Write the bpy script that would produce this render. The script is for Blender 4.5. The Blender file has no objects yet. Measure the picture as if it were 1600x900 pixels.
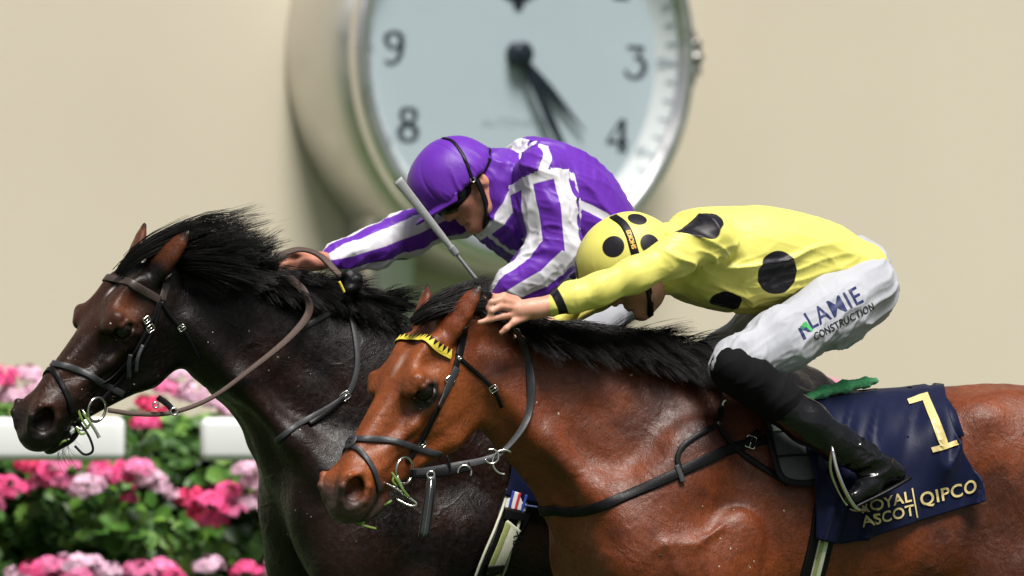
import bpy, bmesh, math, random
import numpy as np
import openvdb
from mathutils import Vector, Matrix
from mathutils.bvhtree import BVHTree

# ------------------------------------------------------------------ camera, sky, sun, exposure
SC = bpy.context.scene
COL = SC.collection
PPM, DIST, CAMZ = 550.0, 25.0, 1.85          # picture pixels per metre in the focus plane, camera distance, lens height
cam = bpy.data.cameras.new('camera'); camo = bpy.data.objects.new('camera', cam); COL.objects.link(camo)
camo.location = (0, -DIST, CAMZ); camo.rotation_euler = (math.radians(90), 0, 0)
cam.sensor_width = 36; cam.lens = 36 * DIST / (1600 / PPM)
cam.clip_start = 1; cam.clip_end = 2000
cam.dof.use_dof = True; cam.dof.focus_distance = DIST - .1; cam.dof.aperture_fstop = 4.3
SC.camera = camo
SUN_EL, SUN_AZ = math.radians(63), math.radians(152)     # azimuth measured from +Y clockwise: over the camera's right shoulder
w = bpy.data.worlds.new('World'); SC.world = w; w.use_nodes = True
nt = w.node_tree; nt.nodes.clear()
sky = nt.nodes.new('ShaderNodeTexSky'); sky.sky_type = 'NISHITA'; sky.sun_disc = False
sky.sun_elevation = SUN_EL; sky.sun_rotation = SUN_AZ; sky.air_density = 1.0; sky.dust_density = 4.0; sky.ozone_density = 1.0
hsv = nt.nodes.new('ShaderNodeHueSaturation'); hsv.inputs['Saturation'].default_value = .35
bg = nt.nodes.new('ShaderNodeBackground'); bg.inputs['Strength'].default_value = .05
wo = nt.nodes.new('ShaderNodeOutputWorld')
nt.links.new(sky.outputs[0], hsv.inputs['Color']); nt.links.new(hsv.outputs[0], bg.inputs[0]); nt.links.new(bg.outputs[0], wo.inputs[0])
sl = bpy.data.lights.new('sun', 'SUN'); sl.energy = 4.4; sl.angle = math.radians(22); sl.color = (1, .96, .9)
so = bpy.data.objects.new('sun', sl); COL.objects.link(so)
sd = Vector((math.sin(SUN_AZ) * math.cos(SUN_EL), math.cos(SUN_AZ) * math.cos(SUN_EL), math.sin(SUN_EL)))
so.rotation_euler = (-sd).to_track_quat('-Z', 'Y').to_euler(); so.location = sd * 30
vs = SC.view_settings; vs.view_transform = 'Standard'; vs.look = 'None'; vs.exposure = .43; vs.gamma = 1; vs.use_curve_mapping = False
SC.cycles.max_bounces = 6; SC.cycles.use_denoising = True

# ------------------------------------------------------------------ helpers
def P(px, py, Y=0.0):
    s = (DIST + Y) / DIST / PPM
    return np.array([(px - 800) * s, Y, CAMZ + (450 - py) * s])
def pix(p):
    s = (DIST + p[1]) / DIST / PPM
    return p[0] / s + 800, 450 - (p[2] - CAMZ) / s
def nrm(v):
    v = np.asarray(v, float); return v / (np.linalg.norm(v) + 1e-12)
def catmull(pts, n):
    """resample a row of control points (any dimension) n times per span"""
    p = np.asarray(pts, float); p = np.vstack([2 * p[0] - p[1], p, 2 * p[-1] - p[-2]]); out = []
    for i in range(1, len(p) - 2):
        for t in np.linspace(0, 1, n, endpoint=False):
            a, b, c, d = p[i - 1:i + 3]
            out.append(.5 * (2 * b + (c - a) * t + (2 * a - 5 * b + 4 * c - d) * t * t + (3 * b - a - 3 * c + d) * t ** 3))
    out.append(p[-2]); return np.array(out)
def tag(o, label=None, cat=None, group=None, kind=None):
    for k, v in (('label', label), ('category', cat), ('group', group), ('kind', kind)):
        if v: o[k] = v
    return o
def link(name, me, mats=None, parent=None, smooth=True):
    o = bpy.data.objects.new(name, me); COL.objects.link(o)
    for m in (mats if isinstance(mats, (list, tuple)) else [mats]):
        if m is not None: me.materials.append(m)
    if parent is not None: o.parent = parent
    if smooth and len(me.polygons): me.polygons.foreach_set('use_smooth', [True] * len(me.polygons))
    return o
def mesh(name, V, F):
    me = bpy.data.meshes.new(name)
    if isinstance(F, np.ndarray):
        n, k = F.shape
        me.vertices.add(len(V)); me.vertices.foreach_set('co', np.asarray(V, np.float32).ravel())
        me.loops.add(n * k); me.loops.foreach_set('vertex_index', F.astype(np.int32).ravel())
        me.polygons.add(n); me.polygons.foreach_set('loop_start', np.arange(0, n * k, k, dtype=np.int32))
        me.polygons.foreach_set('loop_total', np.full(n, k, np.int32)); me.update(calc_edges=True)
    else:
        me.from_pydata([tuple(v) for v in V], [], F); me.update()
    return me
def empty(name, loc=(0, 0, 0)):
    o = bpy.data.objects.new(name, None); COL.objects.link(o); o.location = loc; o.empty_display_size = .1
    bpy.context.view_layer.update(); return o
def adopt(o, parent):
    """parent without moving: everything is authored in world space, things sit at their base"""
    o.parent = parent; o.matrix_parent_inverse = Matrix.Translation(parent.location).inverted() if parent.type == 'EMPTY' else Matrix()
    return o
def attr(me, name, arr):
    arr = np.asarray(arr, np.float32)
    if arr.ndim == 1:
        a = me.attributes.new(name, 'FLOAT', 'POINT'); a.data.foreach_set('value', arr)
    else:
        a = me.attributes.new(name, 'FLOAT_COLOR', 'POINT'); a.data.foreach_set('color', np.c_[arr, np.ones(len(arr))].astype(np.float32).ravel())

# node helper ------------------------------------------------------
class N:
    def __init__(s, name):
        s.m = bpy.data.materials.new(name); s.m.use_nodes = True; s.t = s.m.node_tree; s.b = s.t.nodes['Principled BSDF']
    def n(s, typ, **kw):
        nd = s.t.nodes.new('ShaderNode' + typ)
        for k, v in kw.items():
            if k in nd.inputs.keys() if isinstance(k, str) else False: nd.inputs[k].default_value = v
            else: setattr(nd, k, v)
        return nd
    def l(s, a, b): s.t.links.new(a, b)
    def set(s, **kw):
        for k, v in kw.items():
            k = k.replace('_', ' ')
            if hasattr(v, 'is_linked'): s.l(v, s.b.inputs[k])
            else: s.b.inputs[k].default_value = (*v, 1) if isinstance(v, tuple) and len(v) == 3 else v
        return s
    def attr(s, name): return s.n('Attribute', attribute_name=name)
    def noise(s, scale, detail=3, rough=.5, vec=None, dist=0):
        t = s.n('TexNoise'); t.inputs['Scale'].default_value = scale; t.inputs['Detail'].default_value = detail
        t.inputs['Roughness'].default_value = rough; t.inputs['Distortion'].default_value = dist
        s.l(vec if vec is not None else s.coord(), t.inputs['Vector']); return t.outputs['Fac']
    def coord(s, scale=None, rot=None, kind='Object'):
        c = s.n('TexCoord').outputs[kind]
        if scale or rot:
            mp = s.n('Mapping'); s.l(c, mp.inputs[0])
            if scale: mp.inputs['Scale'].default_value = scale
            if rot: mp.inputs['Rotation'].default_value = rot
            c = mp.outputs[0]
        return c
    def ramp(s, fac, stops):
        r = s.n('ValToRGB'); s.l(fac, r.inputs[0]); e = r.color_ramp.elements
        while len(e) < len(stops): e.new(.5)
        for i, (p, c) in enumerate(stops):
            e[i].position = p; e[i].color = (*c, 1) if len(c) == 3 else c
        return r.outputs[0]
    def mr(s, v, a, b, c=0, d=1, smooth=False):
        m = s.n('MapRange'); m.interpolation_type = 'SMOOTHSTEP' if smooth else 'LINEAR'
        s.l(v, m.inputs[0])
        for i, x in enumerate((a, b, c, d)): m.inputs[i + 1].default_value = x
        return m.outputs[0]
    def mix(s, fac, a, b, typ='MIX'):
        m = s.n('Mix', data_type='RGBA', blend_type=typ)
        for i, v in ((0, fac), (6, a), (7, b)):
            if hasattr(v, 'is_linked'): s.l(v, m.inputs[i])
            else: m.inputs[i].default_value = v if i == 0 else (*v, 1)
        return m.outputs[2]
    def math(s, op, a, b=0.):
        m = s.n('Math', operation=op)
        for i, v in ((0, a), (1, b)):
            if hasattr(v, 'is_linked'): s.l(v, m.inputs[i])
            else: m.inputs[i].default_value = v
        return m.outputs[0]
    def bump(s, h, strength=.3, dist=.01, prev=None):
        b = s.n('Bump'); b.inputs['Strength'].default_value = strength; b.inputs['Distance'].default_value = dist; s.l(h, b.inputs['Height'])
        if prev: s.l(prev, b.inputs['Normal'])
        s.l(b.outputs[0], s.b.inputs['Normal']); return b.outputs[0]
def plain(name, col, rough=.5, metal=0., var=.12, scale=60, bump=.1, **kw):
    """a base colour with a little uneven tone and fine relief"""
    m = N(name); f = m.noise(scale, 4)
    c = m.mix(f, tuple(x * (1 - var) for x in col), tuple(min(1, x * (1 + var)) for x in col))
    m.set(Base_Color=c, Metallic=metal, Roughness=m.mr(m.noise(scale * 2.3, 3), .3, .7, max(0, rough - .08), min(1, rough + .08)), **kw)
    if bump: m.bump(m.noise(scale * 4, 2), bump, .002)
    return m.m

# implicit surfaces --------------------------------------------------
class Frame:
    def __init__(s, o=(0, 0, 0), R=None):
        s.o = np.asarray(o, float); s.R = np.eye(3) if R is None else np.asarray(R, float)   # columns: axes in the parent's coordinates
    def loc(s, p): return (np.asarray(p, float) - s.o) @ s.R
    def out(s, p): return np.asarray(p, float) @ s.R.T + s.o
class Sdf:
    """blended solids; every solid is written in a frame, optionally mirrored across that frame's y = 0 plane"""
    def __init__(s): s.prims = []; s.F = Frame()
    def add(s, f, lo, hi, k, sub, mir):
        c = np.array([[x, y, z] for x in (lo[0], hi[0]) for y in (lo[1], hi[1]) for z in (lo[2], hi[2])])
        if mir: c = np.vstack([c, c * [1, -1, 1]])
        w = s.F.out(c); s.prims.append((f, s.F, w.min(0), w.max(0), k, sub, mir))
    def ell(s, c, r, k=.02, R=None, sub=False, mir=True):
        c = np.asarray(c, float); r = np.asarray(r, float); R = np.eye(3) if R is None else np.asarray(R, float)
        def f(x, y, z):
            dx, dy, dz = x - c[0], y - c[1], z - c[2]
            q = [(R[0, i] * dx + R[1, i] * dy + R[2, i] * dz) / r[i] for i in range(3)]
            k0 = np.sqrt(q[0] ** 2 + q[1] ** 2 + q[2] ** 2) + 1e-9
            k1 = np.sqrt((q[0] / r[0]) ** 2 + (q[1] / r[1]) ** 2 + (q[2] / r[2]) ** 2) + 1e-9
            return k0 * (k0 - 1) / k1
        e = np.sqrt(((R * r) ** 2).sum(1)); s.add(f, c - e, c + e, k, sub, mir)
    def cap(s, a, b, ra, rb, k=.02, sub=False, mir=True, flat=None):
        a = np.asarray(a, float); b = np.asarray(b, float); d = b - a; L2 = float(d @ d)
        fl = None if flat is None else (nrm(flat[0]), flat[1])
        def f(x, y, z):
            dx, dy, dz = x - a[0], y - a[1], z - a[2]
            t = np.clip((dx * d[0] + dy * d[1] + dz * d[2]) / L2, 0, 1)
            dx = dx - t * d[0]; dy = dy - t * d[1]; dz = dz - t * d[2]; g = 1.
            q = dx * dx + dy * dy + dz * dz
            if fl is not None:
                n_, sc = fl; v = dx * n_[0] + dy * n_[1] + dz * n_[2]; q = q + v * v * (1 / sc ** 2 - 1); g = .5 + .5 * sc
            return (np.sqrt(q) - (ra + (rb - ra) * t)) * g
        m = max(ra, rb); s.add(f, np.minimum(a, b) - m, np.maximum(a, b) + m, k, sub, mir)
    def chain(s, pts, k=.02, **kw):
        for p, q in zip(pts[:-1], pts[1:]): s.cap(p[:3], q[:3], p[3], q[3], k, **kw)
    def loft(s, st, k=.03, n=4, p=2.3, mir=False):
        """st rows: centre xyz, up xyz, side xyz, half-height b, half-width a"""
        st = catmull(st, n).astype(np.float32); T = np.arange(len(st))
        def f(x, y, z):
            sh = np.broadcast(x, y, z).shape; x, y, z = (np.broadcast_to(v, sh).ravel() for v in (x, y, z))
            bd = np.full(x.size, 1e9, np.float32); bt = np.zeros(x.size, np.float32)
            for i, (q, r) in enumerate(zip(st[:-1], st[1:])):
                d = r[:3] - q[:3]; L2 = float(d @ d) + 1e-9
                dx, dy, dz = x - q[0], y - q[1], z - q[2]
                t = np.clip((dx * d[0] + dy * d[1] + dz * d[2]) / L2, 0, 1)
                e = (dx - t * d[0]) ** 2 + (dy - t * d[1]) ** 2 + (dz - t * d[2]) ** 2
                m = e < bd; bd[m] = e[m]; bt[m] = t[m] + i
            i = np.minimum(bt.astype(np.int32), len(st) - 2); t = bt - i; S0 = st[i]; S1 = st[i + 1]; g = (S0 + (S1 - S0) * t[:, None]).T
            dx, dy, dz = x - g[0], y - g[1], z - g[2]
            v = (dx * g[3] + dy * g[4] + dz * g[5]) / np.sqrt(g[3] ** 2 + g[4] ** 2 + g[5] ** 2)
            h = (dx * g[6] + dy * g[7] + dz * g[8]) / np.sqrt(g[6] ** 2 + g[7] ** 2 + g[8] ** 2)
            l = np.sqrt(dx * dx + dy * dy + dz * dz); c = np.sqrt(np.maximum(l * l - v * v - h * h, 0)); b, a = g[9], g[10]; mn = np.minimum(a, b)
            k0 = (np.abs(v / b) ** p + np.abs(h / a) ** p + np.abs(c / mn) ** p) ** (1 / p)
            return np.where(k0 > 1e-3, l * (1 - 1 / np.maximum(k0, 1e-3)), -mn).reshape(sh)
        m = st[:, 9:11].max(1)[:, None]; s.add(f, (st[:, :3] - m).min(0), (st[:, :3] + m).max(0), k, False, mir)
    @staticmethod
    def blend(D, d, k, sub):
        if sub:
            d = -d; h = np.maximum(k - np.abs(D - d), 0) / k; return np.maximum(D, d) + h * h * k * .25
        h = np.maximum(k - np.abs(D - d), 0) / k; return np.minimum(D, d) - h * h * k * .25
    def __call__(s, p, block=1):
        """p: points; with block > 1 every run of that many points is one small cube and is culled as a whole"""
        p = np.asarray(p, np.float32); D = np.full(len(p), 1., np.float32)
        c = p.reshape(-1, block, 3); lo_, hi_ = (p, p) if block == 1 else (c[:, 0], c[:, -1])
        x, y, z = (np.ascontiguousarray(hi_[:, i]) for i in range(3)); X, Y, Z = (np.ascontiguousarray(lo_[:, i]) for i in range(3))
        for f, F, lo, hi, k, sub, mir in s.prims:
            l = lo - k - .01; u = hi + k + .01
            m = np.flatnonzero((x > l[0]) & (X < u[0]) & (y > l[1]) & (Y < u[1]) & (z > l[2]) & (Z < u[2]))
            if not len(m): continue
            q = (c[m].reshape(-1, 3) - F.o.astype(np.float32)) @ F.R.astype(np.float32); v = np.abs(q[:, 1]) if mir else q[:, 1]
            d = f(q[:, 0], v, q[:, 2]).astype(np.float32)
            if block > 1:
                Db = D.reshape(-1, block); Db[m] = s.blend(Db[m], d.reshape(-1, block), np.float32(k), sub)
            else: D[m] = s.blend(D[m], d, np.float32(k), sub)
        return D
    def grid(s, h, C=5):
        """coarse pass over the box, fine values only near the surface, then polygons"""
        lo = np.min([q[2] for q in s.prims if not q[5]], 0) - 4 * h; hi = np.max([q[3] for q in s.prims if not q[5]], 0) + 4 * h
        n = np.ceil((hi - lo) / (h * C)).astype(int)
        ax = [lo[i] + h * (np.arange(n[i]) * C + (C - 1) / 2) for i in range(3)]
        G = np.stack(np.meshgrid(*ax, indexing='ij'), -1).reshape(-1, 3); d = s(G); near = np.abs(d) < h * C * 1.3
        D = np.repeat(np.repeat(np.repeat(np.where(d > 0, 1., -1.).astype(np.float32).reshape(n), C, 0), C, 1), C, 2)
        I = np.argwhere(near.reshape(n)) * C; o = np.stack(np.meshgrid(*[np.arange(C)] * 3, indexing='ij'), -1).reshape(-1, 3)
        J = (I[:, None] + o[None]).reshape(-1, 3); D[J[:, 0], J[:, 1], J[:, 2]] = s((lo + h * J).astype(np.float32), C ** 3)
        g = openvdb.FloatGrid(); g.copyFromArray(D); V, T, Q = g.convertToPolygons(0.0, 0.0)
        return V * h + lo, Q.astype(np.int64)
    def project(s, V, it=2, e=.0015, lim=.004):
        V = V.astype(float).copy()
        for _ in range(it):
            d = s(V); G = np.stack([s(V + e * a) - d for a in np.eye(3)], 1) / e
            V -= np.clip(d / np.maximum((G ** 2).sum(1), .2), -lim, lim)[:, None] * G
        return V
def refine(V, Q, test):
    """split the quads whose centre passes the test into four (shared edge points; neighbours become n-gons)"""
    C = V[Q].mean(1); sel = test(C)
    E = np.stack([Q, np.roll(Q, -1, 1)], -1); key = np.sort(E, -1); kk = key[..., 0] * len(V) + key[..., 1]
    need = np.unique(kk[sel]); mid = {k: len(V) + i for i, k in enumerate(need.tolist())}
    M = .5 * (V[need // len(V)] + V[need % len(V)]); nc = len(V) + len(M)
    NV = np.vstack([V, M, C[sel]]); F = []; ci = 0
    kl = kk.tolist(); ql = Q.tolist()
    for i, s_ in enumerate(sel.tolist()):
        q = ql[i]; k = kl[i]
        if s_:
            m = [mid[x] for x in k]; c = nc + ci; ci += 1
            for j in range(4): F.append((q[j], m[j], c, m[j - 1]))
        else:
            f = []
            for j in range(4):
                f.append(q[j])
                if k[j] in mid: f.append(mid[k[j]])
            F.append(tuple(f))
    return NV, F
def vnormals(me):
    a = np.empty(len(me.vertices) * 3, np.float32); me.vertex_normals.foreach_get('vector', a); return a.reshape(-1, 3)
def vcos(me):
    a = np.empty(len(me.vertices) * 3, np.float32); me.vertices.foreach_get('co', a); return a.reshape(-1, 3)
def sstep(a, b, x):
    t = np.clip((x - a) / (b - a), 0, 1); return t * t * (3 - 2 * t)
rng = np.random.default_rng(7)
def vnoise(p, f, seed=0):
    """smooth value noise, about -1..1"""
    p = np.asarray(p) * f + seed * 17.3; i = np.floor(p).astype(np.int64); t = p - i; t = t * t * (3 - 2 * t); out = 0
    for a in (0, 1):
        for b in (0, 1):
            for c in (0, 1):
                h = ((i[:, 0] + a) * 73856093 ^ (i[:, 1] + b) * 19349663 ^ (i[:, 2] + c) * 83492791) & 0x7fffffff
                h = (h * 1103515245 + 12345) & 0x7fffffff
                out = out + (h / 0x3fffffff - 1) * np.abs(1 - a - t[:, 0]) * np.abs(1 - b - t[:, 1]) * np.abs(1 - c - t[:, 2])
    return out
# ------------------------------------------------------------------ setting: turf, wall, clock, rails, hedge
def box_mesh(name, c, s, bev=.0, seg=2):
    bm = bmesh.new(); bmesh.ops.create_cube(bm, size=1)
    for v in bm.verts: v.co = Vector((v.co.x * s[0] + c[0], v.co.y * s[1] + c[1], v.co.z * s[2] + c[2]))
    if bev: bmesh.ops.bevel(bm, geom=bm.edges[:], offset=bev, segments=seg, affect='EDGES', profile=.5)
    me = bpy.data.meshes.new(name); bm.to_mesh(me); bm.free(); return me
def lathe(name, prof, n=128, cap=True):
    """profile rows (radius, height) turned about +Z"""
    prof = np.asarray(prof, float); a = np.linspace(0, 2 * math.pi, n, endpoint=False); V = []
    for r, z in prof: V += [(r * math.cos(t), r * math.sin(t), z) for t in a]
    F = [(i * n + j, i * n + (j + 1) % n, (i + 1) * n + (j + 1) % n, (i + 1) * n + j) for i in range(len(prof) - 1) for j in range(n)]
    if cap:
        F.append(tuple(range(n))[::-1]); F.append(tuple((len(prof) - 1) * n + j for j in range(n)))
    return mesh(name, V, F)
def text_mesh(txt, size=1., extrude=.0, spacing=1., bold=0.):
    cu = bpy.data.curves.new('t', 'FONT'); cu.body = txt; cu.size = size; cu.extrude = extrude; cu.space_character = spacing; cu.offset = bold
    cu.align_x = 'CENTER'; cu.align_y = 'CENTER'; cu.resolution_u = 6
    o = bpy.data.objects.new('t', cu); COL.objects.link(o); bpy.context.view_layer.update()
    me = bpy.data.meshes.new_from_object(o.evaluated_get(bpy.context.evaluated_depsgraph_get())); bpy.data.objects.remove(o); bpy.data.curves.remove(cu)
    return me

m = N('turf'); g = m.noise(9, 5); f = m.noise(160, 3, .7)
m.set(Base_Color=m.mix(f, m.ramp(g, [(.3, (.03, .075, .012)), (.7, (.06, .13, .025))]), (.035, .07, .02)), Roughness=.75); m.bump(f, .6, .03); M_TURF = m.m
gx, gy = np.meshgrid(np.linspace(-300, 300, 61), np.linspace(-60, 400, 47), indexing='ij'); gv = np.stack([gx, gy, 0 * gx], -1).reshape(-1, 3)
gi = np.arange(61 * 47).reshape(61, 47); gf = np.stack([gi[:-1, :-1], gi[1:, :-1], gi[1:, 1:], gi[:-1, 1:]], -1).reshape(-1, 4)
tag(link('ground', mesh('ground', gv, gf), M_TURF), kind='structure')

# cream wall, at the clock's angle
CT = math.radians(36.5); CN = np.array([math.sin(CT), -math.cos(CT), 0]); CX = np.array([math.cos(CT), math.sin(CT), 0]); CC = P(822, 84, 15)
m = N('cream_render'); n1 = m.noise(.5, 4); n2 = m.noise(45, 4, .6)
m.set(Base_Color=m.mix(n2, m.ramp(n1, [(.3, (.555, .495, .395)), (.7, (.615, .555, .45))]), (.585, .525, .42)), Roughness=.72); m.bump(n2, .12, .01); M_WALL = m.m
WB = CC - CN * .46
wall = empty('wall', tuple(WB * [1, 1, 0]))
tag(wall, 'plain cream wall running behind the clock, hedge and horses', 'wall')
me = box_mesh('render_face', (0, 0, 0), (60, .4, 9), .02); me.transform(Matrix.Rotation(CT, 4, 'Z')); me.transform(Matrix.Translation(Vector(WB * [1, 1, 0] - CN * .2 + [0, 0, 4.5])))
adopt(link('render_face', me, M_WALL, smooth=False), wall)
me = box_mesh('coping', (0, 0, 0), (60, .6, .15), .02); me.transform(Matrix.Rotation(CT, 4, 'Z')); me.transform(Matrix.Translation(Vector(WB * [1, 1, 0] - CN * .2 + [0, 0, 9.08])))
adopt(link('coping', me, M_WALL, smooth=False), wall)

# clock: a giant watch; local +Z is the dial's normal, +X to the right, +Y up
CM = Matrix(((CX[0], 0, CN[0], CC[0]), (CX[1], 0, CN[1], CC[1]), (0, 1, 0, CC[2]), (0, 0, 0, 1)))
M_STEEL = plain('brushed_steel', (.66, .65, .62), .46, 1.0, .06, 3, 0)
M_STEEL2 = plain('polished_bezel_steel', (.78, .78, .78), .34, 1.0, .05, 3, 0)
M_DIAL = plain('dial_pale_blue', (.38, .455, .505), .55, 0, .04, 3, 0)
M_TRACK = plain('minute_track_white', (.50, .54, .555), .5, 0, .04, 3, 0)
M_INK = plain('blued_black', (.006, .012, .022), .4, 0, .1, 10, 0)
M_FAINT = plain('grey_print', (.30, .36, .40), .5, 0, .05, 10, 0)
clock = empty('clock', tuple(CC)); tag(clock, 'giant round steel watch-shaped clock with pale blue dial on the cream wall', 'clock')
def cpart(name, me, mat, parent=None, smooth=True):
    me.transform(CM); o = link(name, me, mat, smooth=smooth); adopt(o, parent or clock); return o
cpart('case', lathe('case', [(.80, -.62), (.94, -.60), (1.0, -.53), (1.02, -.42), (1.015, -.26), (1.0, -.14), (.99, -.12), (.955, -.012), (.93, -.012), (.91, -.11)], cap=False), M_STEEL)
bez = cpart('bezel', lathe('bezel', [(.965, -.03), (.958, .012), (.945, .028), (.905, .028), (.872, .004), (.868, -.02)], cap=False), M_STEEL2)
DZ = -.085                                     # the dial lies deep inside the bezel; a conical ring climbs from it
cpart('minute_track', lathe('minute_track', [(.872, -.002), (.80, DZ), (.78, DZ)], cap=False), M_TRACK)
dial = cpart('dial', lathe('dial', [(.806, DZ - .02), (.806, DZ + .003), (.74, DZ + .004)], n=128), M_DIAL, smooth=False)
ROLL = Matrix.Rotation(math.radians(-1.7), 4, 'Z')
def onring(me, a, r=.838):
    """lay a mark modelled about the origin (top outwards) on the sloping ring at clock angle a"""
    me.transform(Matrix.Rotation(math.radians(50), 4, 'X')); me.transform(Matrix.Translation((0, r, DZ / 2 + .007))); me.transform(Matrix.Rotation(-a, 4, 'Z')); me.transform(ROLL)
for i in range(60):
    me = box_mesh('minute_mark', (0, .022, 0), (.008 if i % 5 else .018, .04, .004)); onring(me, math.radians(6 * i)); cpart('minute_mark', me, M_FAINT, smooth=False)
for i in range(12):
    me = text_mesh(str((i * 5) or 60), .06, .002); me.transform(Matrix.Translation((0, -.028, 0))); onring(me, math.radians(30 * i)); cpart('minute_figure', me, M_FAINT, smooth=False)
def strokes(rows, th=.008):
    """rows of (points with width) drawn as flat bars with a little thickness"""
    V, F = [], []
    for pts in rows:
        p = catmull(pts, 6) if len(pts) > 2 else np.asarray(pts, float)
        d = np.gradient(p[:, :2], axis=0); d /= np.linalg.norm(d, axis=1)[:, None] + 1e-9; nn = np.stack([-d[:, 1], d[:, 0]], 1); b = len(V)
        for i in range(len(p)):
            for sg in (1, -1):
                x, y = p[i, :2] + nn[i] * sg * p[i, 2] / 2; V += [(x, y, 0), (x, y, th)]
        for i in range(len(p) - 1):
            k = b + 4 * i; F += [(k + 1, k + 5, k + 7, k + 3), (k, k + 1, k + 5, k + 4), (k + 2, k + 6, k + 7, k + 3)]
        k = b + 4 * (len(p) - 1); F += [(b, b + 2, b + 3, b + 1), (k, k + 1, k + 3, k + 2)]
    return mesh('numeral', V, F)
GL = {
 '3': [[(-.075, .10, .022), (.075, .10, .026)], [(.075, .10, .012), (.04, .055, .012), (-.005, .025, .014)], [(-.005, .025, .014), (.06, .015, .030), (.085, -.045, .048), (.05, -.105, .030), (-.02, -.122, .018), (-.075, -.10, .022), (-.085, -.07, .03)]],
 '4': [[(.045, .115, .05), (.045, -.115, .05)], [(.03, .11, .014), (-.09, -.05, .016)], [(-.10, -.055, .022), (.095, -.055, .022)], [(.0, -.115, .016), (.09, -.115, .016)]],
 '8': [[(0, .115, .018), (.055, .095, .034), (.058, .045, .034), (0, .005, .024), (-.058, .045, .034), (-.055, .095, .034), (0, .115, .018)], [(0, .005, .02), (.07, -.04, .044), (.062, -.095, .036), (0, -.12, .018), (-.062, -.095, .036), (-.07, -.04, .044), (0, .005, .02)]],
 '9': [[(.0, .115, .016), (.06, .09, .036), (.068, .02, .050), (.05, -.07, .036), (-.02, -.118, .018), (-.07, -.10, .024)], [(0, .115, .016), (-.06, .085, .034), (-.065, .04, .036), (-.01, -.005, .016), (.05, .02, .018)]]}
for hr in range(1, 12):
    a = math.radians(90 - 30 * hr); c = (.685 * math.cos(a), .685 * math.sin(a), DZ + .0035)
    me = strokes(GL[str(hr)]) if str(hr) in GL else text_mesh(str(hr), .21, .004)
    if str(hr) in GL: me.transform(Matrix.Scale(.62, 4))
    me.transform(Matrix.Translation(c)); me.transform(ROLL); cpart('hour_numeral', me, M_INK, smooth=False)
me = strokes([[(0, .09, .06), (0, .0, .045)], [(-.015, .055, .05), (-.13, .10, .03), (-.24, .11, .008)], [(.015, .055, .05), (.13, .10, .03), (.24, .11, .008)]]); me.transform(Matrix.Translation((.015, .205, DZ + .0035))); cpart('emblem', me, M_INK, smooth=False)
me = text_mesh('AUTOMATIC', .058, .003, 1.15); me.transform(Matrix.Translation((.0, -.312, DZ + .0035))); cpart('lettering', me, M_FAINT, smooth=False)
def hand(name, length, width, ang, z):
    V = [(-width * .30, -.0), (-width * .5, .10), (-width * .62, length * .45), (0, length), (width * .62, length * .45), (width * .5, .10), (width * .30, 0)]
    n = len(V); VV = [(x, y, z) for x, y in V] + [(x, y, z + .012) for x, y in V]
    me = mesh(name, VV, [tuple(range(n))[::-1], tuple(range(n, 2 * n))] + [(i, (i + 1) % n, n + (i + 1) % n, n + i) for i in range(n)])
    me.transform(Matrix.Rotation(-math.radians(ang), 4, 'Z')); cpart(name, me, M_INK, smooth=False)
hand('hour_hand', .52, .036, 132.5, DZ + .02); hand('minute_hand', .78, .034, 150.5, DZ + .04)
me = lathe('hub', [(.055, DZ + .0045), (.055, DZ + .07), (.045, DZ + .078)], 32); cpart('hub', me, M_INK)
me = lathe('crown', [(.05, .0), (.095, .006), (.135, .02), (.135, .045), (.135, .068), (.115, .08)], 96)
for v in me.vertices:
    a = math.atan2(v.co.y, v.co.x)
    if .015 < v.co.z < .075: v.co.x *= 1 + .10 * math.cos(a * 12); v.co.y *= 1 + .10 * math.cos(a * 12)
me.transform(Matrix.Rotation(math.radians(90), 4, 'Y')); me.transform(Matrix.Translation((.965, 0, -.16))); cpart('crown', me, plain('grey_crown_steel', (.34, .33, .32), .45, 1.0, .06, 6, 0))
for sx in (-1, 1):
    for sy in (-1, 1):
        me = box_mesh('lug', (0, 0, 0), (.26, .62, .26), .06, 4)
        for v in me.vertices: v.co.z -= .10 * max(0, v.co.y + .1)
        if sy < 0: me.transform(Matrix.Rotation(math.pi, 4, 'Z'))
        me.transform(Matrix.Translation((sx * .56, sy * .98, -.34))); cpart('lug', me, M_STEEL)

# running rails
M_RAIL = plain('white_rail_plastic', (.78, .79, .80), .38, 0, .04, 8, .05)
def rail(x0, x1, label):
    Y = 7.2; a, b = P(x0, 686, Y), P(x1, 686, Y); root = empty('running_rail', (a[0], Y, 0)); tag(root, label, 'rail', 'white running rails')
    me = box_mesh('rail_bar', ((a[0] + b[0]) / 2, Y, a[2]), (b[0] - a[0], .13, .158), .030, 5); adopt(link('rail_bar', me, M_RAIL), root)
    x = a[0] + .45
    while x < b[0] - .2:
        bm = bmesh.new(); h = a[2] - .02; bmesh.ops.create_cone(bm, cap_ends=True, segments=16, radius1=.03, radius2=.026, depth=h)
        for v in bm.verts:
            v.co.z += h / 2; v.co.y += .28 * (1 - v.co.z / h) ** 2 + .04
        bmesh.ops.translate(bm, verts=bm.verts, vec=(x, Y, 0)); pm = bpy.data.meshes.new('rail_post'); bm.to_mesh(pm); bm.free(); adopt(link('rail_post', pm, M_RAIL), root); x += 2.2
rail(-900, 195, 'white running rail section ending under the dark horse\'s muzzle')
rail(313, 2500, 'white running rail section starting below the dark horse\'s throat')

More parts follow.
